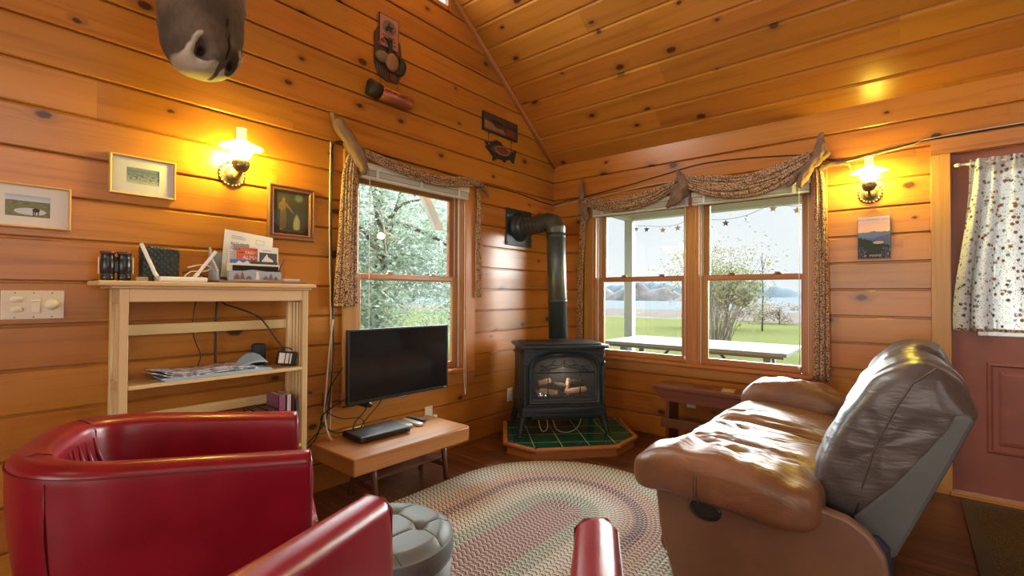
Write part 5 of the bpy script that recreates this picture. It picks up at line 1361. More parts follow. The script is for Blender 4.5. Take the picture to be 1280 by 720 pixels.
m = MB(); m.prism([(.01, .018), (.03, .018), (.025, .052), (.015, .052)], .0585, .0605, 'yz'); m.bx(.0585, .061, .014, .026, .052, .058); m.build('lighthouse', CREAMP, lt)
m = MB()
for (y, h, w) in ((-.075, .030, .030), (-.05, .038, .022), (-.02, .020, .035), (.06, .022, .03), (.085, .034, .020), (.11, .020, .022)): m.prism([(y - w / 2, .018), (y + w / 2, .018), (y + w * .3, .018 + h * .6), (y, .018 + h), (y - w * .35, .018 + h * .5)], .0585, .0600, 'yz')
m.build('painted_rocks', RACKB, lt)
def sheet(name, label, cat, y0, y1, z0, z1, x, tilt, lean, mt, th=.0015, cy=None, parent=None, grp=None):
    r = thing(name, label, cat, (x, (y0 + y1) / 2, z0), 0, grp); r.rotation_euler = (math.radians(tilt), math.radians(lean), 0)
    m = MB(); w, h = (y1 - y0) / 2, z1 - z0; m.bx(-th, 0, -w, w, 0, h); m.build('card', mt, r); return r, w, h
TX = lambda y, z: T(.0006, y, z) @ RZ(PI / 2) @ RX(PI / 2)
def lines(r, y0, y1, z, n, dz, mt, name='printed_lines', h=.0025, x=.0003):
    m = MB()
    for k in range(n): m.bx(.0, x, y0, lerp(y0, y1, .75 + .25 * ((k * 37) % 10) / 10), z - k * dz, z - k * dz + h)
    m.build(name, mt, r)
r, w, h = sheet('envelope', 'large white envelope standing at the back of the letter rack', 'envelope', -2.99, -2.755, TOP + .02, TOP + .262, .095, -6, -6, PAPER, .003)
lines(r, -.085, -.01, .215, 3, .007, GREYINK); text('RETURN', .020, INK, r, TX(-.048, .175), ext=.0002); text('CHANGE', .016, INK, r, TX(-.052, .153), ext=.0002)
m = MB()
for q in ((.032, .075, .190, .1915), (.032, .075, .213, .2145), (.032, .0335, .190, .2145), (.0735, .075, .190, .2145)): m.bx(0, .0004, *q)
m.build('stamp_box', GREYINK, r)
r, w, h = sheet('note_card', 'small white note with printed lines in the letter rack', 'card', -2.965, -2.88, TOP + .02, TOP + .165, .120, 0, -4, PAPER)
lines(r, -.035, .03, .135, 7, .008, GREYINK)
r, w, h = sheet('grey_card', 'grey card tucked behind the orange almanac', 'card', -2.925, -2.85, TOP + .02, TOP + .200, .112, 4, -4, GREYINK)
r, w, h = sheet('almanac', 'orange almanac booklet in the letter rack', 'book', -2.925, -2.815, TOP + .02, TOP + .180, .132, 0, -4, ORANGE, .006)
text('FARM', .022, PAPER, r, TX(.008, .135), ext=.0002); text('ALMA', .027, PAPER, r, TX(.004, .110), ext=.0002); text('NAC', .020, PAPER, r, TX(.012, .085), ext=.0002)
m = MB(); m.bx(0, .0004, -.05, -.012, .133, .137); m.lathe([(.004, 0), (0, .0004)], 12, M=T(0, -.046, .152) @ RY(PI / 2)); m.build('cover_mark', INK, r)
r, w, h = sheet('picture_card', 'white card with a grey wildlife picture in the letter rack', 'card', -2.838, -2.735, TOP + .02, TOP + .192, .143, -2, -4, PAPER)
m = MB(); m.bx(0, .0004, -.043, .045, .075, .140); m.build('printed_photo', plain('photo_dark', (.06, .065, .065), .6), r)
m = MB(); m.prism([(-.038, .085), (-.005, .134), (.0, .118), (.022, .105), (.03, .09), (.042, .10), (.02, .08), (-.02, .078)], .0004, .0008, 'yz'); m.build('printed_animal', PAPER, r)
lines(r, -.03, .03, .150, 1, .01, INK)
r, w, h = sheet('booklet', 'blue and white booklet lying in front of the almanac', 'booklet', -2.965, -2.868, TOP + .02, TOP + .118, .152, 0, -3, BLUEC, .005)
m = MB(); m.prism([(-.03, .075), (-.01, .092), (.01, .082), (.03, .095), (.045, .075)], 0, .0004, 'yz'); m.build('printed_clouds', PAPER, r)
r, w, h = sheet('leaflet', 'dark green leaflet at the right of the blue booklet', 'leaflet', -2.87, -2.742, TOP + .02, TOP + .112, .158, 0, -3, plain('dark_green_card', (.03, .05, .045), .6), .003)
r, w, h = sheet('folder', 'cream folder edge across the letter rack', 'folder', -2.985, -2.735, TOP + .02, TOP + .098, .166, 0, -2, CREAMP, .003)
r, w, h = sheet('notebook', 'black notebook low at the front of the letter rack', 'notebook', -2.962, -2.745, TOP + .02, TOP + .088, .172, 0, -1, BLACK, .005)
m = MB(); m.tube([(.168, -2.752, TOP + .03), (.165, -2.715, TOP + .125)], .004, 10); m.tube([(.165, -2.715, TOP + .125), (.164, -2.712, TOP + .133)], [.004, .0015], 10); tag(m.build('pen', plain('pen_blue', (.05, .04, .15), .3)), 'dark blue pen leaning in the right end of the letter rack', 'pen')
m = MB(); m.bx(.19, .222, -2.735, -2.655, TOP + .0125, TOP + .026, bev=.002); tag(m.build('paper_packet', plain('pale_packet', (.48, .42, .38), .7)), 'small pale packet on the right end of the letter rack base', 'packet')
m = MB(); m.bx(.16, .185, -3.338, -3.298, TOP, TOP + .018, bev=.002); tag(m.build('tape_dispenser', plain('clear_grey', (.32, .30, .28), .2)), 'tiny grey clip box in front of the modem', 'box')

# ------------------------------------------------------------------ shelves of the bookcase
S1 = .7905
nb = thing('newspaper_stack', 'folded newspapers and leaflets on the middle bookcase shelf', 'newspapers', (.125, -3.03, S1))
NEWS = printed('newsprint', (.60, .60, .62), ((.30, .28, .30), (.42, .30, .27), (.16, .18, .24)), 55, (.6, .75, .9)); BLUEP = plain('pale_blue_paper', (.30, .44, .55), .7)
def page(u, v, z0, c, y0=-.25, y1=.235): 
    x = lerp(-.085, .085, v); y = lerp(y0, y1, u); z = z0 + c * math.exp(-((u) / .10) ** 2) * (.6 + .4 * v) + .004 * math.sin(u * 9 + v * 2)
    return (x + .012 * noise.noise(Vector((u * 3, v, z0 * 50))), y, z)
m = MB(); m.bx(-.08, .088, -.21, .245, 0, .006); m.bx(-.078, .084, -.22, .24, .0062, .012); m.build('folded_paper', BLUEP, nb)
for k, (z0, c) in enumerate(((.018, .020), (.026, .026), (.034, .014))):
    m = MB(); m.grid(lambda u, v: page(u, v, z0, c, -.255 + .008 * k, .20 - .03 * k), 40, 8); o = m.build('page', NEWS, nb); s_ = o.modifiers.new('solid', 'SOLIDIFY'); s_.thickness = .004
m = MB(); m.grid(lambda u, v: (lerp(-.02, .075, v), lerp(.10, .225, u), .020 + .055 * math.sin(u * 2.4) * (1 - v * .75) + .010), 14, 8); o = m.build('leaflet_corner', BLUEP, nb); s_ = o.modifiers.new('solid', 'SOLIDIFY'); s_.thickness = .002
m = MB(); m.lathe([(.030, 0), (.034, .004), (.036, .05), (.034, .112), (.030, .120), (0, .122)], 32, M=T(.062, -2.795, S1)); tag(m.build('speaker', NAVY), 'small navy cloth speaker standing on the middle bookcase shelf', 'speaker')
pa = thing('power_adapter', 'black power adapter with white label on the shelf end', 'power adapter', (.15, -2.694, S1 + .002), math.radians(-12))
PM = RY(math.radians(-20)) @ RX(math.radians(8))
m = MB(); m.bx(-.018, .018, -.048, .048, .004, .076, bev=.004, M=RX(math.radians(-8))); m.build('body', BLACK, pa)
m = MB(); m.bx(.0185, .019, -.042, .020, .014, .068, M=RX(math.radians(-8))); m.build('white_label', WHITE, pa)
m = MB(); 
for y in (-.012, .008): m.tube([(.020, y, .01), (.0215, y, .072)], .0022, 6, M=RX(math.radians(-8)))
m.tube(spline([(.0, -.02, .078), (.005, -.01, .095), (.0, .02, .092), (.0, .035, .080)], 5), .003, 6); m.build('wrapped_cord', CABLE, pa)
cable([(.03, -3.06, 1.19), (.028, -3.08, 1.10), (.026, -3.085, 1.0), (.03, -3.07, .93), (.028, -3.05, .87), (.03, -3.07, .79 + .01)], .003, CABLE, 'thin black cable at the left behind the bookcase')
cable([(.03, -2.98, 1.19), (.026, -2.985, 1.05), (.026, -2.985, .9), (.026, -2.985, .81)], .0055, CABLE, 'thick black cable in the middle behind the bookcase')
cable([(.03, -2.98, 1.19), (.04, -2.96, 1.13), (.04, -2.92, 1.11), (.035, -2.83, 1.075), (.05, -2.77, 1.03), (.10, -2.72, .93), (.13, -2.69, .87)], .004, CABLE, 'black cable slanting across to the power adapter')
cable([(.03, -3.06, 1.19), (.03, -3.04, 1.135), (.03, -2.98, 1.14), (.03, -2.96, 1.19)], .0035, plain('grey_cable', (.25, .25, .25), .5), 'grey cable loop hanging under the bookcase top')
S2 = .3855; bc = [(.42, .13, .30), (.055, .04, .05), (.045, .045, .05), (.05, .03, .06), (.03, .03, .035), (.30, .28, .27)]
def book(label, y, t, hgt, col, name='book', dep=.145, x0=.045, cat='book', grp=None, lean=0):
    r = thing(name, label, cat, (x0, y, S2), 0, grp); r.rotation_euler = (math.radians(lean), 0, 0)
    cm = plain('cover_%d' % len(MATS), col, .5)
    m = MB(); m.bx(0, dep, -t / 2, -t / 2 + .002, 0, hgt); m.bx(0, dep, t / 2 - .002, t / 2, 0, hgt); m.bx(dep - .002, dep, -t / 2, t / 2, 0, hgt); m.build('cover', cm, r)
    m = MB(); m.bx(.003, dep - .003, -t / 2 + .002, t / 2 - .002, .003, hgt - .004); m.build('pages', CREAMP, r); return r
book('plum-spined book at the right of the lower bookcase shelf', -2.726, .036, .262, (.24, .075, .14)); book('white-spined book next to the plum book', -2.690, .024, .258, (.62, .60, .62)); book('thin dark red book right of the white one', -2.668, .012, .25, (.16, .04, .04))
book('grey green folder leaning at the right end of the lower shelf', -2.650, .014, .225, (.13, .16, .15), 'folder', cat='folder', lean=-1)
words_ = ['black', 'dark grey', 'brown-black', 'navy', 'black glossy', 'charcoal', 'black matt']
cols_ = [(.02, .02, .022), (.06, .06, .065), (.05, .035, .03), (.02, .024, .05), (.014, .014, .015), (.04, .04, .044), (.03, .026, .026)]
for k in range(7):
    o = book('dark-spined disc cases standing in a row left of the plum book', -2.757 - .0166 * k, .0145, .195 + .002 * (k % 3), cols_[k], 'disc_case', .135, .055, 'disc case', 'disc cases on the lower shelf')
# ------------------------------------------------------------------ on the coffee table
TT = .3372
sb = thing('cable_box', 'flat black cable box on the coffee table under the television', 'cable box', (.262, -2.20, TT), math.radians(-2))
m = MB(); m.bx(-.105, .105, -.168, .168, .004, .040, bev=.010, seg=2); m.build('case', BLACK, sb)
m = MB(); m.bx(.104, .1065, -.13, .14, .010, .032, bev=.001); m.build('front_strip', SCREEN, sb)
m = MB(); m.bx(-.02, .02, -.03, .03, .0401, .0406); m.build('top_badge', plain('badge_grey', (.06, .07, .085), .3), sb)
for a in ((-.08, -.12), (.08, -.12), (-.08, .12), (.08, .12)):
    m = MB(); m.lathe([(.01, 0), (.01, .006)], 10, M=T(a[0], a[1], 0)); m.build('foot', BLACK, sb)
m = MB(); m.tube([(.145, -2.335, TT + .034), (.145, -2.22, TT + .036)], .006, 8); tag(m.build('yellow_plug', plain('yellow_plastic', (.72, .58, .05), .4)), 'yellow plug at the back of the cable box', 'plug')
def remote(label, x, y, rz, L, Wd, col, keys):
    r = thing('remote_control', label, 'remote control', (x, y, TT), rz, 'remote controls on the coffee table')
    m = MB(); sellip(m, (0, 0, .010), (L, Wd, .020), (.3, .35), 30, 10); m.build('case', col, r)
    k = MB()
    for i in range(7):
        for j in range(3): sellip(k, (-L * .36 + i * L * .105, (j - 1) * Wd * .26, .0195), (.009, .008, .004), (.6, .8), 8, 4)
    k.build('keypad', keys, r)
    return r
remote('grey remote control nearest the cable box on the table', .20, -1.968, math.radians(-6), .20, .046, plain('remote_grey', (.30, .29, .27), .4), INK)
remote('silver remote control between the other two on the table', .225, -1.908, math.radians(-2), .19, .044, plain('remote_silver', (.52, .49, .45), .35), GREYINK)
remote('slim black remote control farthest right on the table', .18, -1.842, math.radians(9), .16, .038, BLACK, GREYINK)
cable([(.012, -2.345, 1.02), (.03, -2.38, .82), (.09, -2.43, .60), (.10, -2.445, .50), (.12, -2.44, .40), (.155, -2.44, .357)], .0045, WCABLE, 'pale cable hanging to the left end of the coffee table')
m = MB(); m.box((.165, -2.442, TT + .010), (.030, .022, .018), bev=.004, M=None); tag(m.build('cable_plug', plain('tan_plug', (.50, .27, .10), .5)), 'tan plug at the end of the pale cable on the table', 'plug')
cable([(.21, -2.38, .57), (.15, -2.43, .52), (.09, -2.46, .45), (.12, -2.40, .37), (.165, -2.34, .372)], .004, CABLE, 'black cable arcing from the television to the cable box')
cable([(.25, -2.24, .55), (.22, -2.26, .48), (.19, -2.30, .42), (.165, -2.30, .375)], .0035, CABLE, 'short black cable down from the television wall arm')
cable([(.26, -2.17, .55), (.24, -2.175, .51), (.20, -2.23, .43), (.168, -2.25, .375)], .003, CABLE, 'second black cable from the television bottom to the cable box')
cable([(.09, -2.45, .60), (.08, -2.43, .50), (.12, -2.35, .44), (.16, -2.25, .43), (.167, -2.22, .375)], .003, CABLE, 'black cable sagging behind the cable box')
cable([(.26, -2.06, .55), (.25, -2.02, .53), (.25, -1.96, .535), (.26, -1.92, .555)], .003, CABLE, 'black cable loop under the television middle')
cable([(.02, -2.50, .28), (.03, -2.45, .34), (.05, -2.42, .48), (.08, -2.40, .62), (.20, -2.39, .75)], .004, CABLE, 'black cable behind the left end of the coffee table')

# ------------------------------------------------------------------ bench under the wide window
be = thing('bench', 'dark stained plank bench with a hand hole under the wide window', 'bench', (1.50, -.185, 0))
L2, Dp = .34, .115
m = MB()
for (a, b, c, d) in subtract((-L2, L2, -Dp, Dp), [(-.075, .075, -.017, .017)]): m.bx(a, b, c, d, .448, .478, bev=.0)
m.bx(-L2 - .012, L2 + .012, -Dp - .012, -Dp + .001, .450, .477, bev=.004); m.bx(-L2 - .012, L2 + .012, Dp - .001, Dp + .012, .450, .477, bev=.004); m.bx(-L2 - .012, -L2 + .001, -Dp, Dp, .450, .477, bev=.004); m.bx(L2 - .001, L2 + .012, -Dp, Dp, .450, .477, bev=.004)
m.build('seat_plank', DARKW, be)
for y in (-Dp + .012, Dp - .012):
    m = MB(); m.prism([(-L2 - .005, .449), (-L2 + .075, .365), (L2 - .075, .365), (L2 + .005, .449)], y - .011, y + .011, 'xz', bev=.003); m.build('apron', DARKW, be)
for x in (-.235, .235):
    m = MB(); m.prism([(-.095, .448), (.095, .448), (.105, 0), (.035, 0), (.012, .10), (-.012, .10), (-.035, 0), (-.105, 0)], x - .013, x + .013, 'yz', bev=.003); m.build('leg', DARKW, be)
m = MB(); m.bx(-.275, .275, -.105, .10, .185, .205, bev=.003); m.bx(-.28, .28, -.122, -.105, .165, .235, bev=.003); m.build('stretcher', DARKW, be)
co = thing('coaster', 'square wooden coaster on the dark bench', 'coaster', (1.685, -.195, .4785), .15)
m = MB(); m.bx(-.045, .045, -.045, .045, 0, .006, bev=.002); m.build('base', FRAMEW, co)
m = MB()
for (a, b, c, d) in subtract((-.045, .045, -.045, .045), [(-.034, .034, -.034, .034)]): m.bx(a, b, c, d, .006, .012, bev=.002)
m.build('rim', FRAMEW, co)
# ------------------------------------------------------------------ mat at the door
def mat_fn():
    t = NT('door_mat'); o = t.obj(); f = t.noise(o, 130, 3, .7); sp = t.n('SeparateXYZ'); t.set(sp.inputs[0], o)
    c = t.mix(t.smooth(f, .35, .65), (.055, .036, .017), (.15, .10, .05)); t.pb(c, .95, spec=.1, normal=t.bump(f, .9, .01)); return t.m
dm = thing('door_mat', 'brown bristle doormat with a flat border at the red door', 'doormat', (3.37, -.62, 0))
m = MB(); m.grid(lambda u, v: (lerp(-.395, .395, u), lerp(-.555, .475, v), .009 + .0025 * noise.noise(Vector((u * 150, v * 150, 0)))), 120, 130); m.build('pile', mat_fn(), dm)
m = MB()
for (a, b, c, d) in subtract((-.455, .455, -.615, .535), [(-.395, .395, -.555, .475)]): m.bx(a, b, c, d, 0, .010, bev=.002)
m.build('border', plain('mat_border', (.065, .042, .020), .85, ns=200, nb=.4), dm)
# ------------------------------------------------------------------ outside
GZ = -.15
def grass_mat():
    t = NT('lawn'); o = t.obj(); f = t.noise(o, .5, 4, .6); g = t.noise(o, 22, 3, .7)
    c = t.mix(f, (.062, .078, .028), (.088, .092, .040)); c = t.mix(t.math('MULTIPLY', g, .5), c, (.070, .076, .036)); t.pb(c, 1.0, spec=0); return t.m
m = MB(); m.grid(lambda u, v: (lerp(-70, 50, u), lerp(.14, 22, v), GZ + .05 * noise.noise(Vector((u * 30, v * 8, 0)))), 60, 30)
m.grid(lambda u, v: (lerp(-30, -.14, u), lerp(-14, .14, v), GZ), 6, 6); lawn = m.build('lawn', grass_mat())
tag(lawn, 'pale green lawn between the cabin and the lake', 'lawn', kind='structure')
m = MB(); m.grid(lambda u, v: (lerp(-90, 70, u), lerp(21.8, 42, v) + 1.2 * math.sin(u * 40), GZ - .01 - .12 * v + .05 * noise.noise(Vector((u * 60, v * 9, 3)))), 80, 14)
tag(m.build('beach', plain('beach_sand', (.085, .076, .070), 1.0, spec=0, var=.15, vs=1.5)), 'pale sandy beach along the lake', 'beach', kind='structure')
def water_mat():
    t = NT('lake_water'); f = t.noise(t.obj(), .8, 3, .6); t.pb((.085, .10, .11), 1.0, spec=0); return t.m
m = MB(); m.bx(-500, 500, 40, 420, GZ - .6, GZ - .16); tag(m.build('lake', water_mat()), 'calm grey lake reaching to the far hills', 'lake', kind='structure')
HILL = plain('far_hill', (.10, .125, .15), 1, spec=0, var=.08, vs=.05); TREEL = plain('far_trees', (.12, .115, .118), 1, spec=0, var=.25, vs=.4)  # distance haze is put into these bluish and grey colours
def ridge(name, label, x0, x1, y, h, dep, mt, sd, f, cat):
    m = MB(); m.grid(lambda u, v: (lerp(x0, x1, u), y + dep * v, GZ - .5 + math.sin(PI * v) * h * max(.05, (.55 + .6 * noise.noise(Vector((u * f, sd, 0))) + .12 * noise.noise(Vector((u * f * 9, sd, 2)))) * sstep(0, .1, u) * sstep(1, .85, u))), 160, 9); return tag(m.build(name, mt), label, cat, kind='structure')
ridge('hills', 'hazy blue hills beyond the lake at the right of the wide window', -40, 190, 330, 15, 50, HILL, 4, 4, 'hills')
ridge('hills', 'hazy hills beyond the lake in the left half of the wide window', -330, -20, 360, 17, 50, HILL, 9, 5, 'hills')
ridge('far_shore', 'bare grey wood on the far shore in the left half of the wide window', -220, -22, 105, 6.5, 14, TREEL, 2, 30, 'far shore')
# porch of the cabin: ceiling, beam, posts
PORCH = plain('porch_paint', (0.363, 0.407, 0.391), .6)
m = MB(); m.bx(-1.3, 8, .15, 3.05, 2.52, 2.60); m.bx(-.62, 8, 2.73, 2.87, 2.30, 2.53); m.bx(-.62, -.48, .16, 2.73, 2.30, 2.53); m.bx(-1.32, 8, 3.05, 3.09, 2.46, 2.64)
tag(m.build('porch_roof', PORCH), 'pale painted porch ceiling and beam outside the wide window', 'porch', kind='structure')
for k, (x, lab) in enumerate(((-.55, 'pale square porch post seen through the wide window'),)):
    m = MB(); m.bx(x - .065, x + .065, 2.735, 2.865, GZ, 2.31, bev=.008); m.bx(x - .085, x + .085, 2.715, 2.885, GZ, GZ + .16, bev=.01); tag(m.build('porch_post', PORCH), lab, 'post', kind='structure')
m = MB(); m.prism([(-.16, 2.12), (-.08, 2.12), (.16, 1.69), (.08, 1.69)][::-1], -.22, -.18, 'yz'); 
ob = m.build('roof_brace', plain('white_trim', (.78, .82, .84), .6), loc=(0, -1.45, .0)); tag(ob, 'white slanting board outside the top right of the tall window', 'board', kind='structure')
# picnic table
GREYP = plain('picnic_grey', (.15, .17, .17), .8, spec=.1, ns=60, nb=.1); GALV = plain('galvanised', (0.121, 0.149, 0.154), .5, .4)
pt = thing('picnic_table', 'pale grey picnic table on the porch outside the wide window', 'picnic table', (.76, 2.05, GZ))
m = MB()
for k in range(5): m.bx(-1.05, 1.0, -.53 + .208 * k, -.53 + .204 * (k + 1) + .003 * k, .705, .745, bev=.005)
m.build('table_top', GREYP, pt)
m = MB(); m.bx(-1.0, .96, -.46, -.44, .675, .706); m.bx(-1.0, .96, .44, .46, .675, .706); m.build('apron', GREYP, pt)
for x in (-.82, .78):
    for y in (-.30, -.10) if x > 0 else (-.42, .12):
        m = MB(); m.bx(x - .035, x + .035, y - .03, y + .03, 0, .70, bev=.004); m.build('leg', GALV, pt)
    m = MB(); m.tube([(x, -.25, .12), (x * .35, -.25, .68)], .016, 8); m.build('brace', GALV, pt)
# star garland under the porch beam
STAR = plain('tin_star', (.15, .18, .20), .5, .5); STARL = plain('tin_star_pale', (.45, .50, .52), .5, .3)
ga = thing('star_garland', 'string of small tin stars hanging under the porch beam', 'garland', (.0, 2.76, 2.282))
sp_ = [(-.42, -.10), (-.26, -.12), (-.02, -.15), (.20, -.14), (.40, -.07), (.62, -.11), (.84, -.13), (1.1, -.10), (1.40, .0), (1.66, -.05)]
m = MB(); m.tube(spline([(-.5, 0, .02)] + [(x, 0, z + .03) for x, z in sp_] + [(1.9, 0, .02)], 5), .003, 5); m.build('string', GALV, ga)
for k, (x, z) in enumerate(sp_):
    R = .047; P = [(R * (1 if i % 2 == 0 else .45) * math.sin(PI * i / 5), R * (1 if i % 2 == 0 else .45) * math.cos(PI * i / 5)) for i in range(10)]
    m = MB(); m.prism(P, -.006, .006, 'xz', M=T(x, 0, z - .02) @ RZ([.2, .1, .5, .3, .4, 1.2, .3, 1.35, .1, .2][k])); m.build('star', STAR if k in (1, 6, 7) else STARL, ga)
m = MB()
for k in range(10): m.lathe([(.004, -.022), (.016, 0), (.004, .022)], 8, M=T(-.66, 2.2, 2.16 - .046 * k))
m.tube([(-.66, 2.2, 2.30), (-.66, 2.2, 1.72)], .003, 5); tag(m.build('hanging_chain', STAR), 'thin chain hanging from the porch corner', 'chain')
# vegetation
BARK = plain('bark', (0.117, 0.099, 0.086), .9, ns=40, nb=.5); TWIG = plain('twigs', (0.189, 0.162, 0.140), .9)
def leafset(mb, pts, size, rr, up=.3):
    for p in pts:
        s = size * rr.uniform(.6, 1.3); a = rr.uniform(0, 2 * PI); b = rr.uniform(-.9, .9)
        u = Vector((math.cos(a), math.sin(a), b)).normalized(); w = u.orthogonal().normalized(); w.rotate(Matrix.Rotation(rr.uniform(0, 6.28), 3, u))
        P = [p - u * s, p + w * s * .38, p + u * s, p - w * s * .38]; base = len(mb.v)
        mb.v.extend(P); mb.f.append([base, base + 1, base + 2, base + 3]); mb.uv.append([(0, 0)] * 4); mb.r.append(rr.random()); mb.m.append(0); mb.s.append(False)
def leafmat(name, a, b):
    t = NT(name); r = t.rnd(); c = t.mix(r, a, b); d = t.n('BsdfDiffuse'); t.set(d.inputs[0], c); tr = t.n('BsdfTranslucent'); t.set(tr.inputs[0], c); mx = t.n('MixShader'); mx.inputs[0].default_value = .4
    t.t.links.new(d.outputs[0], mx.inputs[1]); t.t.links.new(tr.outputs[0], mx.inputs[2]); t.t.links.new(mx.outputs[0], t.out.inputs[0]); return t.m
LEAF = leafmat('pine_leaf', (.15, .215, .165), (.27, .33, .26)); LEAFY = leafmat('autumn_leaf', (.10, .105, .050), (.16, .15, .085)); SPRUCE = leafmat('spruce_leaf', (0.092, 0.126, 0.113), (0.134, 0.160, 0.139)); BUSHL = leafmat('bush_leaf', (0.176, 0.143, 0.126), (0.218, 0.193, 0.160))
def tree(name, label, loc, h, crowns, nleaf, size, mt, sd, trunk=.12, cat='tree', branches=10, bmt=None):
    rr = random.Random(sd); t = thing(name, label, cat, loc)
    m = MB(); bmt = bmt or BARK
    m.tube(spline([(0, 0, 0), (.04 * h * rr.uniform(-1, 1), .03 * h, h * .35), (0, 0, h * .7), (.02 * h, 0, h * .95)], 4), [lerp(trunk, trunk * .15, i / 12) for i in range(13)], 8)
    for k in range(branches):
        c, R = crowns[k % len(crowns)]; z0 = rr.uniform(.15, .7) * h; e = Vector(c) + Vector((rr.uniform(-1, 1), rr.uniform(-1, 1), rr.uniform(-.6, .8))) * max(R) * .8
        m.tube(spline([(0, 0, z0), Vector((0, 0, z0)).lerp(e, .5) + Vector((0, 0, .05 * h)), e], 4), [lerp(trunk * .35, trunk * .05, i / 8) for i in range(9)], 5)
    m.build('trunk', bmt, t)
    m = MB(); pts = []
    for c, R in crowns:
        for q in range(int(nleaf / len(crowns))):
            d = Vector((rr.gauss(0, 1), rr.gauss(0, 1), rr.gauss(0, 1))).normalized() * (rr.random() ** .42)
            p = Vector((c[0] + d.x * R[0], c[1] + d.y * R[1], c[2] + d.z * R[2]))
            if noise.noise(p * (2.2 / max(R))) > -.12: pts.append(p)
    leafset(m, pts, size, rr); m.build('foliage', mt, t); return t
tree('pine_tree', 'big pale green pine filling the tall window', (-6.4, 2.3, GZ), 6.5, [((0, 0, 4.4), (2.3, 2.6, 1.9)), ((.7, -1.3, 2.4), (1.7, 1.9, 1.3)), ((.6, 1.3, 2.2), (1.9, 1.9, 1.2)), ((.8, 0, 1.1), (1.9, 2.7, 1.0)), ((-.4, -2.2, 3.9), (1.4, 1.3, 1.3)), ((1.3, -1.9, 1.1), (1.3, 1.5, .9))], 52000, .058, LEAF, 4, .2, branches=16)
tree('pine_tree', 'paler tree standing farther off behind the big pine', (-11, -.2, GZ), 7, [((0, 0, 4), (2.4, 3.0, 2.6)), ((0, 2.4, 3), (2, 2.4, 2.2))], 9000, .13, LEAF, 14, .2)
# shrub with bare stems beyond the picnic table
sh = thing('shrub', 'tall thin-stemmed shrub with yellowing leaves behind the picnic table', 'shrub', (-.75, 7.6, GZ))
rr = random.Random(12); m = MB(); lp = []
for k in range(110):
    a = rr.uniform(0, 2 * PI); q = rr.uniform(.15, 1.15); h = rr.uniform(1.2, 2.5); x, y = math.cos(a) * .3 * rr.random(), math.sin(a) * .3 * rr.random()
    e = (x + math.cos(a) * q * .9, y + math.sin(a) * q * .5, h); mid = (x + math.cos(a) * q * .35, y + math.sin(a) * q * .2, h * .55)
    P = spline([(x, y, 0), mid, e], 4); m.tube(P, [lerp(.008, .003, i / 8) for i in range(9)], 4)
    for _ in range(20): lp.append(Vector(e) + Vector((rr.gauss(0, .16), rr.gauss(0, .16), rr.gauss(-.2, .28))))
m.build('stems', TWIG, sh); m = MB(); leafset(m, lp, .045, rr); m.build('foliage', LEAFY, sh)
tree('round_tree', 'rounded green tree behind the bare shrub', (-3.0, 16.5, GZ), 2.6, [((0, 0, 1.75), (1.35, 1.2, .85)), ((-.6, 0, 1.3), (1.0, 1.0, .7)), ((.6, 0, 1.2), (0.378, 0.378, 0.294))], 7000, .11, leafmat('round_leaf', (0.126, 0.155, 0.092), (0.193, 0.210, 0.134)), 6, .07)
tree('spruce', 'small dark spruce by the lake at the right of the wide window', (-.55, 24, GZ), 2.2, [((0, 0, .45), (.75, .75, .45)), ((0, 0, 1.0), (.5, .5, .45)), ((0, 0, 1.5), (.30, .30, .4)), ((0, 0, 1.9), (.14, .14, .3))], 3200, .07, SPRUCE, 5, .06)
for k, (x, y, w, lab) in enumerate(((-1.9, 21, 1.5, 'reddish brown bush left of the small spruce'), (-3.4, 23, 1.3, 'grey brown bush behind the round green tree'), (.9, 26, 2.0, 'low brown bush right of the small spruce'), (3.6, 28, 2.6, 'long low brown bush at the far right of the lawn'))):
    tree('bush', lab, (x, y, GZ), .9, [((0, 0, .5), (w, .6, .5))], 1800, .07, BUSHL, 30 + k, .03, 'bush', 14, TWIG)
m = MB(); m.tube([(0, 0, 0), (.03, 0, 1.4), (.0, 0, 2.9)], [.035, .025, .015], 7); m.tube([(.0, 0, 2.2), (.12, 0, 2.65)], [.018, .008], 5); m.tube([(.01, 0, 2.4), (-.06, 0, 2.8)], [.015, .006], 5)
tag(m.build('dead_trunk', BARK, loc=(-1.45, 15.5, GZ)), 'thin bare dead trunk beside the round green tree', 'tree')
SKY, SUN, SUN2, REAR, FAR, GAB, LAMP, GW3, EXPO = 1.08, 54, 32, 55, 20, 30, 20, 170, 0.0
CAMM = Matrix(((0.766944, 0.004339, 0.641699, 2.688638), (0.641695, -0.012964, -0.766851, -3.854431), (0.004991, 0.999907, -0.012727, 1.179139), (0.000000, 0.000000, 0.000000, 1.000000)))
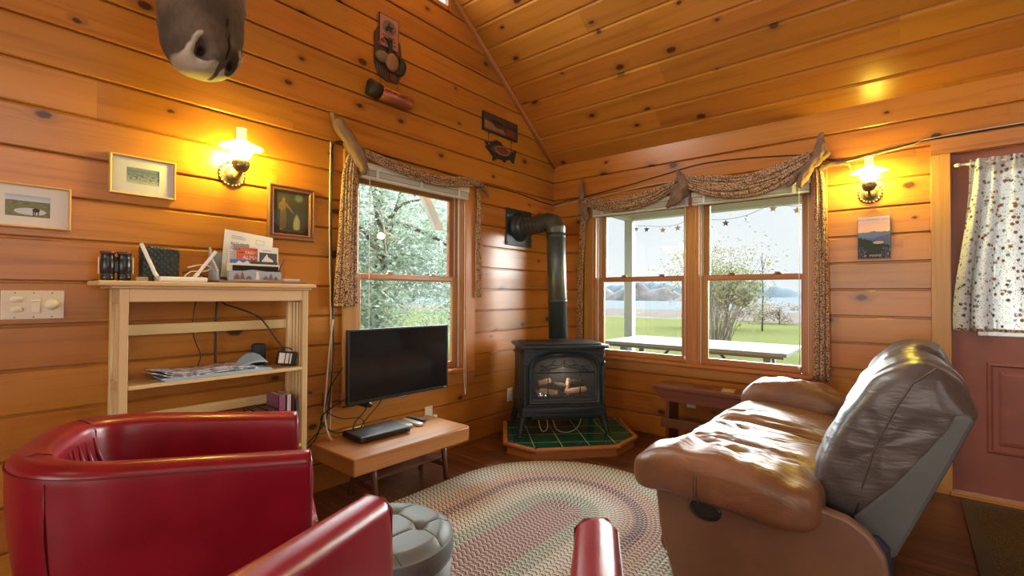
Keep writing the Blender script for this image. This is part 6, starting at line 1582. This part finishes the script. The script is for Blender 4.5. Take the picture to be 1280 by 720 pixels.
# ------------------------------------------------------------------ light, sky, camera
sc = bpy.context.scene
w = bpy.data.worlds.new('overcast'); sc.world = w; w.use_nodes = True; nt = w.node_tree; nt.nodes.clear()
out = nt.nodes.new('ShaderNodeOutputWorld'); bg = nt.nodes.new('ShaderNodeBackground'); tc = nt.nodes.new('ShaderNodeTexCoord'); nz = nt.nodes.new('ShaderNodeTexNoise'); rp = nt.nodes.new('ShaderNodeValToRGB'); mp = nt.nodes.new('ShaderNodeMapping')
mp.inputs['Scale'].default_value = (1, 1, 3.5); nz.inputs['Scale'].default_value = 2.6; nz.inputs['Detail'].default_value = 5; nz.inputs['Roughness'].default_value = .55
rp.color_ramp.elements[0].position = .30; rp.color_ramp.elements[0].color = (.84, .89, .94, 1); rp.color_ramp.elements[1].position = .66; rp.color_ramp.elements[1].color = (.95, .97, 1.0, 1)
nt.links.new(tc.outputs['Generated'], mp.inputs[0]); nt.links.new(mp.outputs[0], nz.inputs['Vector']); nt.links.new(nz.outputs[0], rp.inputs[0]); nt.links.new(rp.outputs[0], bg.inputs[0]); nt.links.new(bg.outputs[0], out.inputs[0])
bg.inputs[1].default_value = SKY
def light(name, ty, energy, col, loc, rot=(0, 0, 0), **k):
    l = bpy.data.lights.new(name, ty); l.energy = energy; l.color = col
    for a, b in k.items(): setattr(l, a, b)
    o = bpy.data.objects.new(name, l); C.objects.link(o); o.location = loc; o.rotation_euler = rot; return o
# bright part of the overcast sky on the lake side
light('overcast_sun', 'SUN', SUN, (1.0, .98, .95), (0, 10, 10), (math.radians(-77), 0, math.radians(-6)), angle=math.radians(85))
light('west_sheen_sun', 'SUN', SUN2, (.86, .95, 1.0), (-10, 0, 10), (math.radians(-70), 0, math.radians(72)), angle=math.radians(80))  # second sun, added to bring west sky sheen onto the leather
# fill lamps added in unseen window openings behind the viewer and in the far wall
light('rear_window_fill', 'AREA', REAR, (1.0, .92, .80), (2.2, -DEPTH + .06, 1.4), (math.radians(90), 0, 0), shape='RECTANGLE', size=2.0, size_y=1.4)
light('rear_window_fill', 'AREA', REAR, (1.0, .92, .80), (5.2, -DEPTH + .06, 1.4), (math.radians(90), 0, 0), shape='RECTANGLE', size=2.0, size_y=1.4)
light('far_window_fill', 'AREA', FAR, (.95, .97, 1.0), (ROOMX - .06, -3.8, 1.45), (0, math.radians(90), 0), shape='RECTANGLE', size=1.3, size_y=2.4)
light('far_gable_fill', 'AREA', GAB, (1.0, .96, .90), (ROOMX - .06, -3.65, 3.3), (0, math.radians(90), 0), shape='RECTANGLE', size=.8, size_y=1.9)
light('gable_window_fill', 'AREA', GW3, (.93, .97, 1.0), (-.12, -2.5, 3.75), (0, math.radians(-112), 0), shape='RECTANGLE', size=.7, size_y=1.6)  # fill lamp added just outside the gable glass to brighten the ceiling
# unseen fill lamps added to brighten the room, above and behind the viewer
light('fill_lamp', 'POINT', LAMP, (1.0, .86, .66), (4.2, -4.7, 3.0), shadow_soft_size=.3)
light('fill_lamp', 'POINT', LAMP, (1.0, .86, .66), (1.7, -5.4, 3.0), shadow_soft_size=.3)
light('firebox_fill', 'POINT', .9, (1.0, .80, .58), (.603, -.733, .555), shadow_soft_size=.02)  # lamp added inside the firebox to brighten the logs
cam = bpy.data.cameras.new('camera'); co_ = bpy.data.objects.new('camera', cam); C.objects.link(co_)
cam.sensor_width = 36; cam.lens = 36 * 591.545 / 1280; cam.clip_start = .02; cam.clip_end = 1500
co_.matrix_world = CAMM
sc.camera = co_
sc.view_settings.view_transform = 'Standard'; sc.view_settings.look = 'None'; sc.view_settings.gamma = 1; sc.view_settings.exposure = EXPO; sc.view_settings.use_curve_mapping = False
sc.cycles.use_denoising = True
sc.cycles.max_bounces = 8; sc.cycles.diffuse_bounces = 4; sc.cycles.glossy_bounces = 3; sc.cycles.transparent_max_bounces = 12; sc.cycles.sample_clamp_indirect = 6
